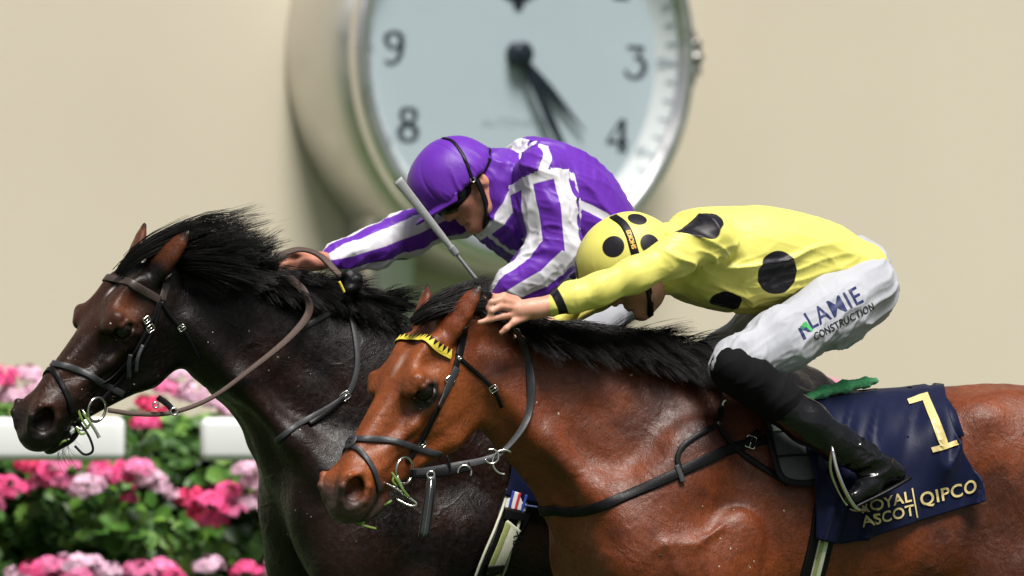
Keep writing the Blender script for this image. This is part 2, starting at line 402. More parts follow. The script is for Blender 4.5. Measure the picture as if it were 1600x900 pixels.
# flower hedge: pelargoniums over leaf ground cover
def leaf_material(name, a, b, c):
    m = N(name); r = m.attr('tone').outputs['Fac']; n_ = m.noise(40, 3)
    m.set(Base_Color=m.mix(m.mr(n_, .3, .7, 0, .35), m.ramp(r, [(0, a), (.55, b), (1, c)]), tuple(x * .6 for x in b)), Roughness=.5, Specular_IOR_Level=.4)
    m.b.inputs['Transmission Weight'].default_value = 0; return m.m
M_LEAF = leaf_material('hedge_leaf', (.014, .050, .008), (.055, .16, .018), (.22, .40, .06))
def hedge_leaves(n, r0):
    R = np.random.default_rng(r0)
    x = R.uniform(-4.2, 4.2, n); z = .03 + 1.38 * R.random(n) ** .8; top = 1.36 + .05 * np.sin(x * 5) + .04 * np.sin(x * 13 + 1)
    z = np.minimum(z, top - .02 * R.random(n)); y = 7.78 + .10 * np.sin(x * 7 + z * 9) + .07 * np.sin(z * 23 + x * 3) + R.uniform(0, .30, n) + .35 * sstep(1.1, 1.4, z)
    sz = R.uniform(.022, .048, n); up = np.stack([R.normal(0, .6, n), -1.0 + R.normal(0, .5, n), .8 + R.normal(0, .5, n)], 1); up /= np.linalg.norm(up, axis=1)[:, None]
    a = np.cross(up, R.normal(0, 1, (n, 3))); a /= np.linalg.norm(a, axis=1)[:, None]; b = np.cross(up, a); c = np.stack([x, y, z], 1)
    s_ = sz[:, None]
    k = [(-1, 0, 0), (-.35, .72, .22), (.5, .62, .2), (1.05, 0, -.1), (.5, -.62, .2), (-.35, -.72, .22), (.1, 0, 0)]
    V = np.stack([c + s_ * (u * a + v * b + w_ * up) for u, v, w_ in k], 1).reshape(-1, 3); i = np.arange(n)[:, None] * 7
    F = np.concatenate([i + np.array([[0, 1, 6]]), i + np.array([[1, 2, 6]]), i + np.array([[2, 3, 6]]), i + np.array([[3, 4, 6]]), i + np.array([[4, 5, 6]]), i + np.array([[5, 0, 6]])])
    me = mesh('foliage', V, F); attr(me, 'tone', np.repeat(np.clip(R.normal(.42, .26, n) + .15 * np.sin(x * 9 + z * 14), 0, 1), 7)); return me
hedge = empty('flower_hedge', (0, 7.9, 0)); tag(hedge, 'leafy green hedge planted with pink flower heads behind the white rails', 'hedge')
fo = adopt(link('foliage', hedge_leaves(26000, 3), M_LEAF, smooth=False), hedge); fo['kind'] = 'stuff'
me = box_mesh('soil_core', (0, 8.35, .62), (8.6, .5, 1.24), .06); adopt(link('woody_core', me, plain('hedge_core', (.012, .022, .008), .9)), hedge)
def petal_mat(name, c):
    m = N(name); r = m.attr('tone').outputs['Fac']
    m.set(Base_Color=m.mix(r, tuple(x * .72 for x in c), tuple(min(1, x * 1.2) for x in c)), Roughness=.6, Subsurface_Weight=.0); return m.m
PETAL = {'P': petal_mat('hot_pink_petal', (.80, .075, .26)), 'M': petal_mat('mid_pink_petal', (.82, .20, .42)), 'L': petal_mat('pale_pink_petal', (.80, .50, .66)), 'R': petal_mat('crimson_petal', (.72, .03, .14))}
def flower_mesh(kind, seed):
    R = np.random.default_rng(seed); V, F, T = [], [], []
    for i in range(46):
        d = R.normal(0, 1, 3); d[1] -= .5; d[2] = abs(d[2]) * .8 - .1; d /= np.linalg.norm(d); c = d * np.array([.085, .07, .062]) * R.uniform(.78, 1.05); a = nrm(np.cross(d, R.normal(0, 1, 3))); b = np.cross(d, a); t = R.random()
        for p in range(5):
            an = 2 * math.pi * p / 5; u = math.cos(an) * a + math.sin(an) * b; v = -math.sin(an) * a + math.cos(an) * b; r = R.uniform(.019, .026); k = len(V)
            V += [c, c + u * r * .6 + v * r * .42 + d * .004, c + u * r + d * .001, c + u * r * .6 - v * r * .42 + d * .004]; F += [(k, k + 1, k + 2, k + 3)]; T += [t] * 4
    me = mesh('flower_head', V, F); attr(me, 'tone', T); me.materials.append(PETAL[kind]); return me
FM = {k: [flower_mesh(k, 10 * i + ord(k)) for i in range(4)] for k in 'PMLR'}
spots = [(8, 592, 'P', 1), (44, 588, 'L', .9), (22, 622, 'L', 1.1), (62, 612, 'L', 1), (92, 590, 'L', .8), (40, 640, 'M', .8), (120, 604, 'L', .8), (238, 636, 'R', 1), (228, 664, 'P', .9), (262, 610, 'M', .9), (300, 618, 'L', 1), (336, 632, 'L', 1.1), (368, 644, 'L', 1), (282, 590, 'L', .8),
 (70, 738, 'P', 1.1), (98, 732, 'M', 1), (40, 728, 'R', .7), (62, 760, 'M', 1), (94, 756, 'M', .9), (12, 768, 'P', 1.2), (172, 736, 'P', 1.1), (192, 750, 'P', 1.1), (136, 762, 'L', 1.1), (158, 740, 'M', .8), (216, 738, 'M', 1), (236, 752, 'L', 1), (252, 764, 'L', .7), (202, 780, 'P', .5), (272, 776, 'L', .6), (298, 780, 'R', 1), (326, 792, 'P', 1.1), (350, 774, 'P', 1), (334, 816, 'P', .9), (388, 736, 'L', 1), (404, 760, 'L', 1.1), (364, 800, 'M', .9), (388, 788, 'L', 1), (310, 806, 'R', .8),
 (82, 892, 'M', 1.1), (58, 896, 'P', 1), (112, 884, 'L', 1), (142, 886, 'L', 1), (168, 896, 'L', .9), (218, 896, 'M', 1), (252, 894, 'M', 1), (326, 888, 'L', 1), (384, 896, 'P', .9), (270, 902, 'P', .8), (30, 902, 'L', .9), (118, 905, 'M', 1), (1292, 604, 'M', .7), (1316, 612, 'L', .7)]
R_ = np.random.default_rng(5)
for _ in range(60): spots.append((R_.uniform(440, 1750), R_.choice([655, 670, 730, 750, 790, 890, 820]) + R_.normal(0, 12), R_.choice(list('PMLLR')), R_.uniform(.8, 1.1)))
for _ in range(24): spots.append((R_.uniform(-180, -5), R_.choice([600, 740, 790, 880]) + R_.normal(0, 14), R_.choice(list('PMLLR')), R_.uniform(.8, 1.1)))
for i, (x, y, k, s_) in enumerate(spots):
    o = bpy.data.objects.new('flower_head', FM[k][i % 4]); COL.objects.link(o); o.location = P(x, y, 7.62 + .08 * R_.random() + (.25 if y < 690 else 0))
    o.rotation_euler = (R_.uniform(-.2, .2), R_.uniform(-.3, .3), R_.uniform(-.8, .8)); o.scale = (s_ * .80,) * 3; o.parent = hedge; o.matrix_parent_inverse = Matrix.Translation(hedge.location).inverted()
# ------------------------------------------------------------------ horses
def coat_material(name, rough, spec, bmp=.5):
    m = N(name); a = m.attr('col').outputs['Color']
    hv = m.coord((1, 1, .30), (0, .9, 0)); fine = m.noise(300, 4, .65, hv); mid = m.noise(17, 6, .68, None, .5); big = m.noise(5, 4, .6, None, .4)
    c = m.mix(m.mr(fine, .3, .72, 0, .9), a, m.mix(1.0, a, (.42, .38, .36), 'MULTIPLY'))
    c = m.mix(m.mr(mid, .42, .68, 0, .55), c, m.mix(1.0, c, (.42, .34, .32), 'MULTIPLY'))
    c = m.mix(m.mr(big, .5, .7, 0, .35), c, m.mix(1.0, c, (1.5, 1.35, 1.25), 'MULTIPLY'))
    m.set(Base_Color=c, Roughness=m.mr(m.noise(55, 6, .7), .3, .72, rough - .2, rough + .24), Specular_IOR_Level=spec)
    vn = m.noise(6.5, 2, .5, None, 1.2); vr = m.math('SUBTRACT', 1.0, m.mr(m.math('ABSOLUTE', m.math('SUBTRACT', vn, .5)), .0, .05)); vr = m.math('MULTIPLY', vr, m.mr(m.noise(3, 2), .45, .62))   # raised veins
    b = m.bump(vr, .22, .005); b = m.bump(m.noise(13, 6, .6, None, .6), bmp, .02, b); b = m.bump(m.noise(75, 5, .7, hv), bmp * .7, .006, b)
    m.bump(m.noise(380, 3, .6, hv), .5, .0022, b)
    return m.m
MAT_EYE = plain('horse_eye', (.004, .003, .002), .06, 0, .2, 30, 0, Specular_IOR_Level=.4)
MAT_COAT_B = coat_material('bay_coat', .44, .45, .36)
MAT_COAT_D = coat_material('dark_brown_coat', .36, .26, .26)

class Horse:
    def __init__(s, theta, pxw, Yw):
        t = math.radians(theta); O = P(*pxw, Yw)
        s.H = np.array([-math.cos(t), -math.sin(t), 0]); s.L = np.array([math.sin(t), -math.cos(t), 0])
        s.W = Frame(O, np.stack([s.H, s.L, [0, 0, 1]], 1)); s.sdf = Sdf(); s.O = O
    def S(s, px, py, l=0.):
        """point of the body frame seen at this picture position on the plane l metres to the near side of the midline"""
        C = np.array([0, -DIST, CAMZ]); d = P(px, py, 0) - C; k = (l - (C - s.O) @ s.L) / (d @ s.L)
        return s.W.loc(C + k * d)
    def head(s, R, pxo, scale):
        Rw = np.array([R[0], [-x for x in R[2]], R[1]])        # rows: world x, y, z; columns: head axes
        s.HF = Frame(s.S(*pxo), s.W.R.T @ Rw); s.Rw = Rw; s.hs = scale
    def body_loft(s, rows, k, p=2.2):
        st = []
        for (x0, y0, x1, y1, a) in rows:
            t, b = s.S(x0, y0), s.S(x1, y1); u = nrm(t - b)
            st.append([*((t + b) / 2), *u, 0, 1, 0, np.linalg.norm(t - b) / 2, a])
        s.sdf.loft(st, k, 4, p)

def head_solids(sd, HF, k=1.0, ear=(-.150, .060, .034)):
    sd.F = HF
    rows = [(-.05, -.035, -.17, .048), (.01, -.002, -.20, .060), (.08, .014, -.225, .072), (.15, .019, -.225, .080), (.22, .013, -.212, .077), (.29, .006, -.194, .066),
            (.36, .000, -.178, .056), (.43, -.005, -.166, .049), (.50, -.017, -.158, .044), (.548, -.036, -.150, .040), (.585, -.066, -.136, .032)]
    sd.loft([[x, 0, (a + b) / 2, 0, 0, 1, 0, 1, 0, (a - b) / 2, w_] for x, a, b, w_ in rows], .03, 3, 2.6)
    sd.ell((.125, .052, -.155), (.125, .034, .120), .04)                        # cheek plate
    sd.ell((.08, .052, -.10), (.07, .03, .09), .03)
    sd.cap((.10, .040, -.245), (.21, .038, -.236), .030, .030, .04)             # jaw edge
    sd.cap((.21, .038, -.236), (.42, .026, -.160), .028, .020, .04)
    sd.ell((.10, .060, -.008), (.075, .024, .030), .05)                         # temple
    sd.ell((.200, .078, -.030), (.066, .030, .042), .04)                        # orbit
    sd.chain([(.158, .088, -.012, .011), (.190, .098, -.004, .012), (.226, .096, -.018, .009)], .024)   # brow ridge
    sd.ell((.118, .098, -.010), (.036, .020, .024), .05, sub=True)              # hollow above the eye
    sd.ell((.202, .124, -.043), (.040, .028, .0255), .012, sub=True)             # socket
    sd.chain([(.160, .099, -.054, .005), (.180, .110, -.029, .0065), (.204, .113, -.022, .0065), (.240, .097, -.042, .005)], .012)    # lids
    sd.chain([(.160, .099, -.054, .005), (.188, .106, -.066, .006), (.217, .103, -.064, .006), (.240, .097, -.042, .005)], .012)
    sd.cap((.175, .092, -.083), (.228, .086, -.080), .008, .005, .025)          # pouch under the eye
    sd.chain([(.215, .078, -.092, .009), (.29, .066, -.085, .010), (.36, .054, -.078, .006), (.40, .046, -.074, .003)], .04)   # facial crest
    sd.ell((.320, .078, -.040), (.085, .020, .022), .05, sub=True)              # hollow beside the nose
    sd.chain([(.30, .060, -.125, .003), (.36, .0545, -.110, .0035), (.42, .049, -.095, .0035), (.47, .050, -.075, .003)], .014)     # veins
    sd.chain([(.23, .068, -.12, .003), (.28, .062, -.115, .004), (.34, .056, -.125, .003)], .016)
    sd.ell((.475, .040, -.092), (.07, .019, .044), .04)                         # muzzle side
    sd.ell((.532, .036, -.066), (.062, .027, .048), .03)                        # nostril swell
    sd.ell((.572, .0, -.102), (.036, .044, .042), .03)                          # upper lip
    sd.ell((.548, .022, -.128), (.048, .030, .028), .025)
    sd.ell((.538, .0, -.168), (.048, .038, .020), .016)                         # lower lip
    sd.ell((.495, .0, -.176), (.042, .037, .028), .03)                          # chin
    sd.cap((.600, .060, -.150), (.455, .066, -.136), .006, .004, .008, sub=True)  # mouth line
    sd.ell((.548, .068, -.060), (.052, .040, .037), .012, R=np.stack([nrm((1, -.30, -.40)), nrm(np.cross((.40, 0, 1), (1, -.30, -.40))), nrm((.40, .0, 1))], 1), sub=True)    # nostril
    sd.ell((.540, .046, -.058), (.030, .034, .019), .010, sub=True)
    sd.chain([(.498, .054, -.050, .005), (.530, .060, -.020, .0065), (.564, .048, -.026, .0065), (.584, .034, -.060, .0065)], .012)    # nostril rim
    sd.chain([(.498, .054, -.050, .005), (.512, .061, -.088, .0065), (.548, .057, -.108, .0065), (.576, .041, -.096, .0065), (.584, .034, -.060, .0065)], .012)
    e = np.array(ear); b = np.array([.012, .058, -.018]); n_ = nrm(np.cross(e, (.2, .5, 1)))
    up = nrm(np.cross(n_, e)); pts = [(0, .037), (.2, .036), (.48, .032), (.72, .023), (.92, .009), (1.0, .002)]
    for (t0, r0), (t1, r1) in zip(pts[:-1], pts[1:]): sd.cap(b + e * t0, b + e * t1, r0, r1, .014, flat=(up, .55))
    sd.ell(b + e * .62 - up * .024, (.055, .018, .015), .008, R=np.stack([nrm(e), n_, up], 1), sub=True)

def relax(V, Q, w_, it=8):
    """gentle smoothing of the grid surface, w_ per vertex"""
    E = np.concatenate([np.stack([Q[:, i], Q[:, (i + 1) % 4]], 1) for i in range(4)]); n = len(V)
    cnt = np.bincount(E[:, 0], minlength=n)[:, None].astype(float)
    for _ in range(it):
        A = np.stack([np.bincount(E[:, 0], V[E[:, 1], j], n) for j in range(3)], 1) / cnt
        V = V + (A - V) * w_[:, None]
    return V
def finish_horse(name, h, mat, paint, hvox=.0073):
    V, Q = h.sdf.grid(hvox)
    inv = lambda p: h.HF.loc(p)
    def near_head(c):
        q = inv(c); return (q[:, 0] > .03) & (q[:, 0] < .7) & (np.abs(q[:, 1]) < .2) & (q[:, 2] > -.25) & (q[:, 2] < .12)
    w_ = np.where(near_head(V) | (np.abs(inv(V)) < .16).all(1), 0, .6); V = relax(V, Q, w_, 12)
    V, F = refine(V, Q, near_head)
    m = near_head(V); m |= (np.abs(inv(V)) < .22).all(1)
    V[m] = h.sdf.project(V[m])
    h.col = paint(h, V)
    Vw = h.W.out(V); me = mesh(name, Vw, F); attr(me, 'col', h.col)
    h.V, h.me = V, me
    root = empty(name, tuple(h.W.out(np.array([0, 0, 0])) * [1, 1, 0])); h.root = root
    h.body = adopt(link('body', me, mat), root)
    h.bvh = BVHTree.FromPolygons([tuple(v) for v in Vw], F)
    for sgn in (1, -1):
        c = h.W.out(h.HF.out(np.array([.200, .0935 * sgn, -.0425]))); bm = bmesh.new()
        bmesh.ops.create_uvsphere(bm, u_segments=24, v_segments=16, radius=.0275)
        bmesh.ops.translate(bm, verts=bm.verts, vec=c); em = bpy.data.meshes.new('eye'); bm.to_mesh(em); bm.free()
        adopt(link('eye', em, MAT_EYE), root)
    return root

RB = [[-0.516, 0.634, -0.576], [-0.753, -0.014, 0.658], [0.409, 0.773, 0.484]]
RD = [[-0.609, 0.571, -0.551], [-0.72, -0.107, 0.685], [0.332, 0.814, 0.476]]

def build_horse(kind):
    brown = kind == 'brown'
    h = Horse(25, (1110, 575) if brown else (700, 520), 0.0 if brown else .70)
    h.head(RB if brown else RD, (674, 510) if brown else (219, 415), 1.0)
    sd, S = h.sdf, h.S
    dx, dy = (0, 0) if brown else (-410, -50)
    if brown:
        neck = [(700, 482, 742, 640, .060), (775, 500, 772, 690, .075), (850, 510, 812, 735, .085), (940, 520, 850, 785, .105), (1030, 545, 880, 850, .135), (1100, 575, 925, 925, .165)]
    else:
        neck = [(250, 395, 272, 560, .060), (335, 425, 318, 603, .075), (415, 442, 368, 636, .085), (500, 456, 404, 690, .105), (590, 480, 428, 760, .135), (675, 515, 480, 850, .165)]
    h.body_loft(neck, .05, 2.1)
    barrel = [(1085, 575, 985, 960, .17), (1130, 585, 1080, 1000, .215), (1210, 608, 1190, 1012, .245), (1300, 618, 1310, 1005, .27), (1400, 612, 1430, 975, .28), (1490, 600, 1525, 930, .275), (1560, 600, 1600, 890, .26), (1640, 625, 1690, 860, .20), (1700, 690, 1720, 820, .12)]
    h.body_loft([(a + dx, b + dy, c + dx, d + dy, e) for a, b, c, d, e in barrel], .06, 2.1)
    sd.F = Frame()
    def E(px, py, l, r, k=.05, yaw=0., pitch=0., sub=False):
        R = Matrix.Rotation(math.radians(pitch), 3, 'Y') @ Matrix.Rotation(math.radians(yaw), 3, 'Z')
        sd.ell(S(px + dx, py + dy, l), r, k, np.array(R), sub)
    def tube(pts, k=.03, sub=False, mir=True):
        sd.chain([(*S(a + dx, b + dy, l), r) for a, b, l, r in pts], k, sub=sub, mir=mir)
    E(985, 850, .11, (.13, .12, .20), .07, pitch=20)         # breast
    E(1050, 790, .17, (.13, .075, .27), .06, pitch=-28)      # shoulder blade
    E(1015, 880, .17, (.13, .08, .12), .06)                   # point of shoulder
    E(1110, 900, .20, (.17, .085, .15), .06)                 # triceps
    if not brown:
        E(930, 850, .10, (.14, .12, .23), .07, pitch=10); E(970, 930, .17, (.14, .09, .16), .06); tube([(668, 460, 0, .045), (745, 488, 0, .05), (810, 500, 0, .04)], .04, mir=False)
    E(1580, 720, .17, (.24, .12, .20), .07)                  # quarters
    E(1620, 800, .20, (.22, .11, .26), .07, pitch=10)
    E(1575, 900, .22, (.13, .085, .18), .05, pitch=-15)      # stifle
    E(1535, 655, .20, (.05, .05, .04), .06)                  # hip bone
    E(1500, 770, .33, (.12, .05, .13), .10, sub=True)        # hollow of the flank
    # grooves and muscle edges of neck and shoulder
    if brown:
        tube([(785, 640, .105, .016), (850, 715, .128, .016), (915, 800, .185, .016), (945, 845, .225, .014)], .06, True)
        tube([(820, 560, .11, .014), (930, 640, .15, .018), (1020, 700, .205, .018)], .06, True)
        tube([(1105, 640, .245, .014), (1070, 720, .275, .012), (1040, 780, .285, .010)], .06, True)
        tube([(935, 800, .0, .03), (950, 900, .0, .035)], .05, True, False)
    else:
        tube([(720, 595, .105, .016), (790, 670, .125, .018), (860, 770, .17, .02), (890, 830, .2, .02)], .05, True)
        tube([(800, 540, .11, .014), (900, 620, .15, .018), (1000, 700, .21, .018)], .06, True)
        tube([(895, 770, .0, .03), (900, 900, .0, .035)], .05, True, False)
    if brown: tube([(700, 498, 0, .045), (775, 518, 0, .05)], .04, mir=False)
    if brown:
        tube([(770, 600, .058, .020), (850, 690, .078, .026), (930, 770, .125, .030), (985, 830, .175, .03)], .06)      # long neck muscle above the jugular groove
        tube([(1000, 880, .24, .006), (1040, 850, .262, .007), (1090, 850, .275, .006), (1130, 820, .27, .004)], .02); tube([(1040, 850, .262, .006), (1060, 900, .27, .005)], .02)
        E(1075, 880, .22, (.07, .05, .10), .03, pitch=25); E(1150, 850, .235, (.08, .04, .10), .03, pitch=-20)
    else:
        tube([(700, 560, .050, .020), (785, 650, .072, .026), (870, 740, .118, .030), (925, 800, .17, .03)], .06)
    # legs in a gallop, mostly below the picture
    def leg(l, pts):
        sd.chain([(*(S(a + dx, b + dy, l)), r) for a, b, r in pts], .04, mir=False)
    leg(.17, [(1060, 960, .10), (1000, 1080, .075), (960, 1190, .05), (990, 1270, .036), (1030, 1350, .030), (1010, 1390, .034), (1000, 1400, .045)])
    leg(-.17, [(1050, 960, .10), (960, 1060, .075), (860, 1130, .05), (800, 1220, .036), (760, 1310, .030), (735, 1350, .034), (725, 1370, .045)])
    leg(.20, [(1600, 900, .13), (1570, 1000, .10), (1640, 1130, .055), (1620, 1240, .038), (1580, 1330, .033), (1560, 1370, .035), (1550, 1390, .045)])
    leg(-.20, [(1600, 900, .13), (1500, 1000, .10), (1520, 1130, .055), (1460, 1240, .038), (1400, 1310, .033), (1375, 1350, .035), (1365, 1370, .045)])
    # dock of the tail
    sd.F = Frame(); tube([(1690, 660, 0, .035), (1760, 690, 0, .03), (1830, 760, 0, .015)], .03, mir=False)
    head_solids(sd, h.HF)
    return h

def lerp(a, b, t): return a + (b - a) * t[:, None]
def paint_brown(h, V):
    n = len(V); q = h.HF.loc(V); c = np.tile(np.array([.215, .047, .010]), (n, 1))
    shade_mottle = sstep(-.15, .45, vnoise(V * [1, 1, .8], 4.5, 2) + .5 * vnoise(V, 10, 6) + .25 * vnoise(V, 24, 8)); body = sstep(-.02, -.12, q[:, 0])
    c = lerp(c, np.array([.050, .012, .006]), shade_mottle * (.25 + .5 * body))                                                            # bay coat mottling, deepened to paint in the shade contrast of neck and body
    crest = sstep(.0, .30, -q[:, 0]) * sstep(-.75, .2, V[:, 0]); c = lerp(c, np.array([.040, .010, .006]), crest * .42)
    c = lerp(c, np.array([.34, .088, .018]), sstep(.0, .10, q[:, 0]) * (q[:, 2] > -.3) * (np.abs(q[:, 1]) < .2) * .8 * (1 - .45 * shade_mottle))     # brighter face
    m = sstep(.50, .58, q[:, 0] - .35 * np.maximum(0, q[:, 2] + .05)); m = np.maximum(m, sstep(.43, .52, q[:, 0]) * sstep(-.09, -.13, q[:, 2]))
    c = lerp(c, np.array([.050, .036, .034]), m * .93)
    e = np.exp(-(((q[:, 0] - .207) / .056) ** 2 + ((np.abs(q[:, 1]) - .10) / .05) ** 2 + ((q[:, 2] + .054) / .040) ** 2) ** 1.5); c = lerp(c, np.array([.018, .012, .010]), np.minimum(1, e * 1.4))
    st = np.exp(-(((q[:, 0] - .155) / .030) ** 2 + ((q[:, 1] - .004) / .012) ** 2) * (1 + .5 * vnoise(V, 60, 3))) * (q[:, 2] > -.05); c = lerp(c, np.array([.55, .40, .33]), st * .9)
    E = np.array([-.145, .121, .019]); dt = np.sqrt((q[:, 0] - E[0]) ** 2 + (np.abs(q[:, 1]) - E[1]) ** 2 + (q[:, 2] - E[2]) ** 2); c = lerp(c, np.array([.006, .004, .004]), sstep(.05, .012, dt))
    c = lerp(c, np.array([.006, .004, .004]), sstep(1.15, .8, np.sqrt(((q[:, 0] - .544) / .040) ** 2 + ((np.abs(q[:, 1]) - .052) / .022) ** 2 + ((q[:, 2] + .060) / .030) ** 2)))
    lg = sstep(-.85, -1.15, V[:, 2]); c = lerp(c, np.array([.01, .008, .007]), lg)
    return c * (1 + .15 * vnoise(V, 9, 4))[:, None]
def paint_dark(h, V):
    n = len(V); q = h.HF.loc(V); c = np.tile(np.array([.0060, .0038, .0035]), (n, 1)); c = lerp(c, np.array([.024, .0095, .0068]), sstep(.0, .5, vnoise(V, 4, 12) + .4 * vnoise(V, 11, 13)) * sstep(.9, .2, -q[:, 0]) * .7)
    f = sstep(.0, .12, q[:, 0]) * sstep(-.14, -.05, q[:, 2]) * (np.abs(q[:, 1]) < .2)
    c = lerp(c, np.array([.060, .022, .013]), f * (.55 + .45 * vnoise(V, 12, 5)))
    e = np.exp(-(((q[:, 0] - .145) / .04) ** 2 + ((np.abs(q[:, 1]) - .085) / .04) ** 2 + ((q[:, 2] + .005) / .04) ** 2)); c = lerp(c, np.array([.16, .055, .025]), e * .8)
    er = sstep(.0, -.05, q[:, 0]) * (np.abs(q[:, 1]) > .055) * (q[:, 2] > -.045) * (q[:, 0] > -.2); c = lerp(c, np.array([.15, .045, .018]), er * .75)
    E = np.array([-.145, .121, .019]); dt = np.sqrt((q[:, 0] - E[0]) ** 2 + (np.abs(q[:, 1]) - E[1]) ** 2 + (q[:, 2] - E[2]) ** 2); c = lerp(c, np.array([.010, .007, .006]), sstep(.055, .015, dt))
    m = sstep(.5, .58, q[:, 0]); c = lerp(c, np.array([.024, .018, .018]), m)
    c = lerp(c, np.array([.006, .004, .004]), sstep(1.15, .8, np.sqrt(((q[:, 0] - .544) / .040) ** 2 + ((np.abs(q[:, 1]) - .052) / .022) ** 2 + ((q[:, 2] + .060) / .030) ** 2)))
    st = np.exp(-(((q[:, 0] - .115) / .018) ** 2 + ((q[:, 1] - .0) / .006) ** 2)) * (q[:, 2] > -.05); c = lerp(c, np.array([.6, .55, .55]), st)
    return c * (1 + .2 * vnoise(V, 9, 4))[:, None]

HB = build_horse('brown'); finish_horse('bay_racehorse', HB, MAT_COAT_B, paint_brown)
HD = build_horse('dark'); finish_horse('dark_racehorse', HD, MAT_COAT_D, paint_dark)
tag(HB.root, 'bay racehorse in front with black mane and small white star, wearing number 1 cloth', 'horse', 'galloping racehorses')
tag(HD.root, 'near-black racehorse at left with windblown mane, galloping behind the bay', 'horse', 'galloping racehorses')
# ------------------------------------------------------------------ jockeys
def skin_material():
    m = N('skin'); c = m.attr('col').outputs['Color']; n_ = m.noise(90, 4)
    m.set(Base_Color=m.mix(m.mr(n_, .3, .7, 0, .35), c, m.mix(1.0, c, (.8, .55, .5), 'MULTIPLY')), Roughness=.48, Subsurface_Weight=.12)
    m.b.inputs['Subsurface Radius'].default_value = (.01, .004, .002); m.bump(m.noise(260, 3), .15, .0015); return m.m
M_SKIN = skin_material()
def silk_material(name, base, other, rough=.36, weave=1500):
    """two-colour satin; the 'pat' attribute is a signed distance to the pattern's edge in metres"""
    m = N(name); p = m.attr('pat').outputs['Fac']; n_ = m.noise(14, 4)
    f = m.mr(p, -.0012, .0012)
    vary = lambda c: m.mix(n_, tuple(x * .86 for x in c), tuple(min(1, x * 1.1) for x in c))
    m.set(Base_Color=m.mix(f, vary(base), vary(other)), Roughness=rough, Sheen_Weight=.05, Specular_IOR_Level=.28)
    b = m.bump(m.noise(22, 3, .5, m.coord((1, 1, .4), (.3, .5, .2)), .8), .14, .012); m.bump(m.noise(weave, 2), .12, .0006, b); return m.m
M_PURPLE = silk_material('purple_white_silk', (.118, .021, .36), (.66, .65, .71), .46)
M_YELLOW = silk_material('yellow_black_spot_silk', (.72, .665, .155), (.006, .005, .009), .44)
def cloth(name, c, rough=.7, sheen=.1, b=.35):
    m = N(name); n_ = m.noise(9, 4)
    m.set(Base_Color=m.mix(n_, tuple(x * .84 for x in c), tuple(min(1, x * 1.12) for x in c)), Roughness=rough, Sheen_Weight=sheen, Specular_IOR_Level=.15)
    k = m.bump(m.noise(26, 3, .5, m.coord((1, 1, .4), (.2, .8, .1)), .8), b, .008); m.bump(m.noise(900, 2), .2, .0008, k); return m.m
M_BREECH = cloth('white_breeches', (.40, .41, .455), .62)
M_GAITER = cloth('black_stretch_cloth', (.004, .004, .005), .85, .0)
M_BOOT = plain('black_patent_leather', (.004, .004, .005), .13, 0, .2, 40, .10, Specular_IOR_Level=.5)
M_STRAP = plain('black_leather', (.006, .006, .007), .42, 0, .25, 70, .25, Specular_IOR_Level=.16)
M_LENS = plain('dark_goggle_lens', (.005, .005, .006), .22, 0, .1, 20, 0, Specular_IOR_Level=.3)
M_CHROME = plain('steel_fitting', (.72, .70, .66), .18, 1.0, .06, 60, .05)

def surf(sd, h, name, mat, root, refine_box=None, disp=None, pat=None, col=None, it=2):
    V, Q = sd.grid(h)
    V = relax(V, Q, np.full(len(V), .5), it)
    me = mesh(name, V, Q)
    if disp is not None:
        V = V + vnormals(me) * disp(V)[:, None]; me.vertices.foreach_set('co', V.astype(np.float32).ravel()); me.update()
    if pat is not None: attr(me, 'pat', pat(V))
    if col is not None: attr(me, 'col', col(V))
    return adopt(link(name, me, mat), root), V, Q
def seg_t(V, a, b):
    d = b - a; t = np.clip((V - a) @ d / (d @ d), 0, 1); return t, np.linalg.norm(V - a - t[:, None] * d, axis=1)
def poly_dist(V, pts):
    return np.min([seg_t(V, a, b)[1] for a, b in zip(pts[:-1], pts[1:])], 0)
def folds(V, dirn, f, amp, seed, stretch=4., warp=.3):
    """long creases running along dirn"""
    d = nrm(dirn); al = V @ d; q = V - al[:, None] * d + (al / stretch)[:, None] * d
    q = q + warp / f * np.stack([vnoise(V, f * .5, seed + i) for i in range(3)], 1)
    r = 1 - np.abs(vnoise(q, f, seed)); r2 = 1 - np.abs(vnoise(q, f * 2.1, seed + 4)); return amp * (r ** 4 - .25 + .35 * vnoise(q, f * .6, seed + 9) + .28 * (r2 ** 4 - .25))
def gauss(V, c, r): return np.exp(-((V - c) ** 2).sum(1) / (r * r))

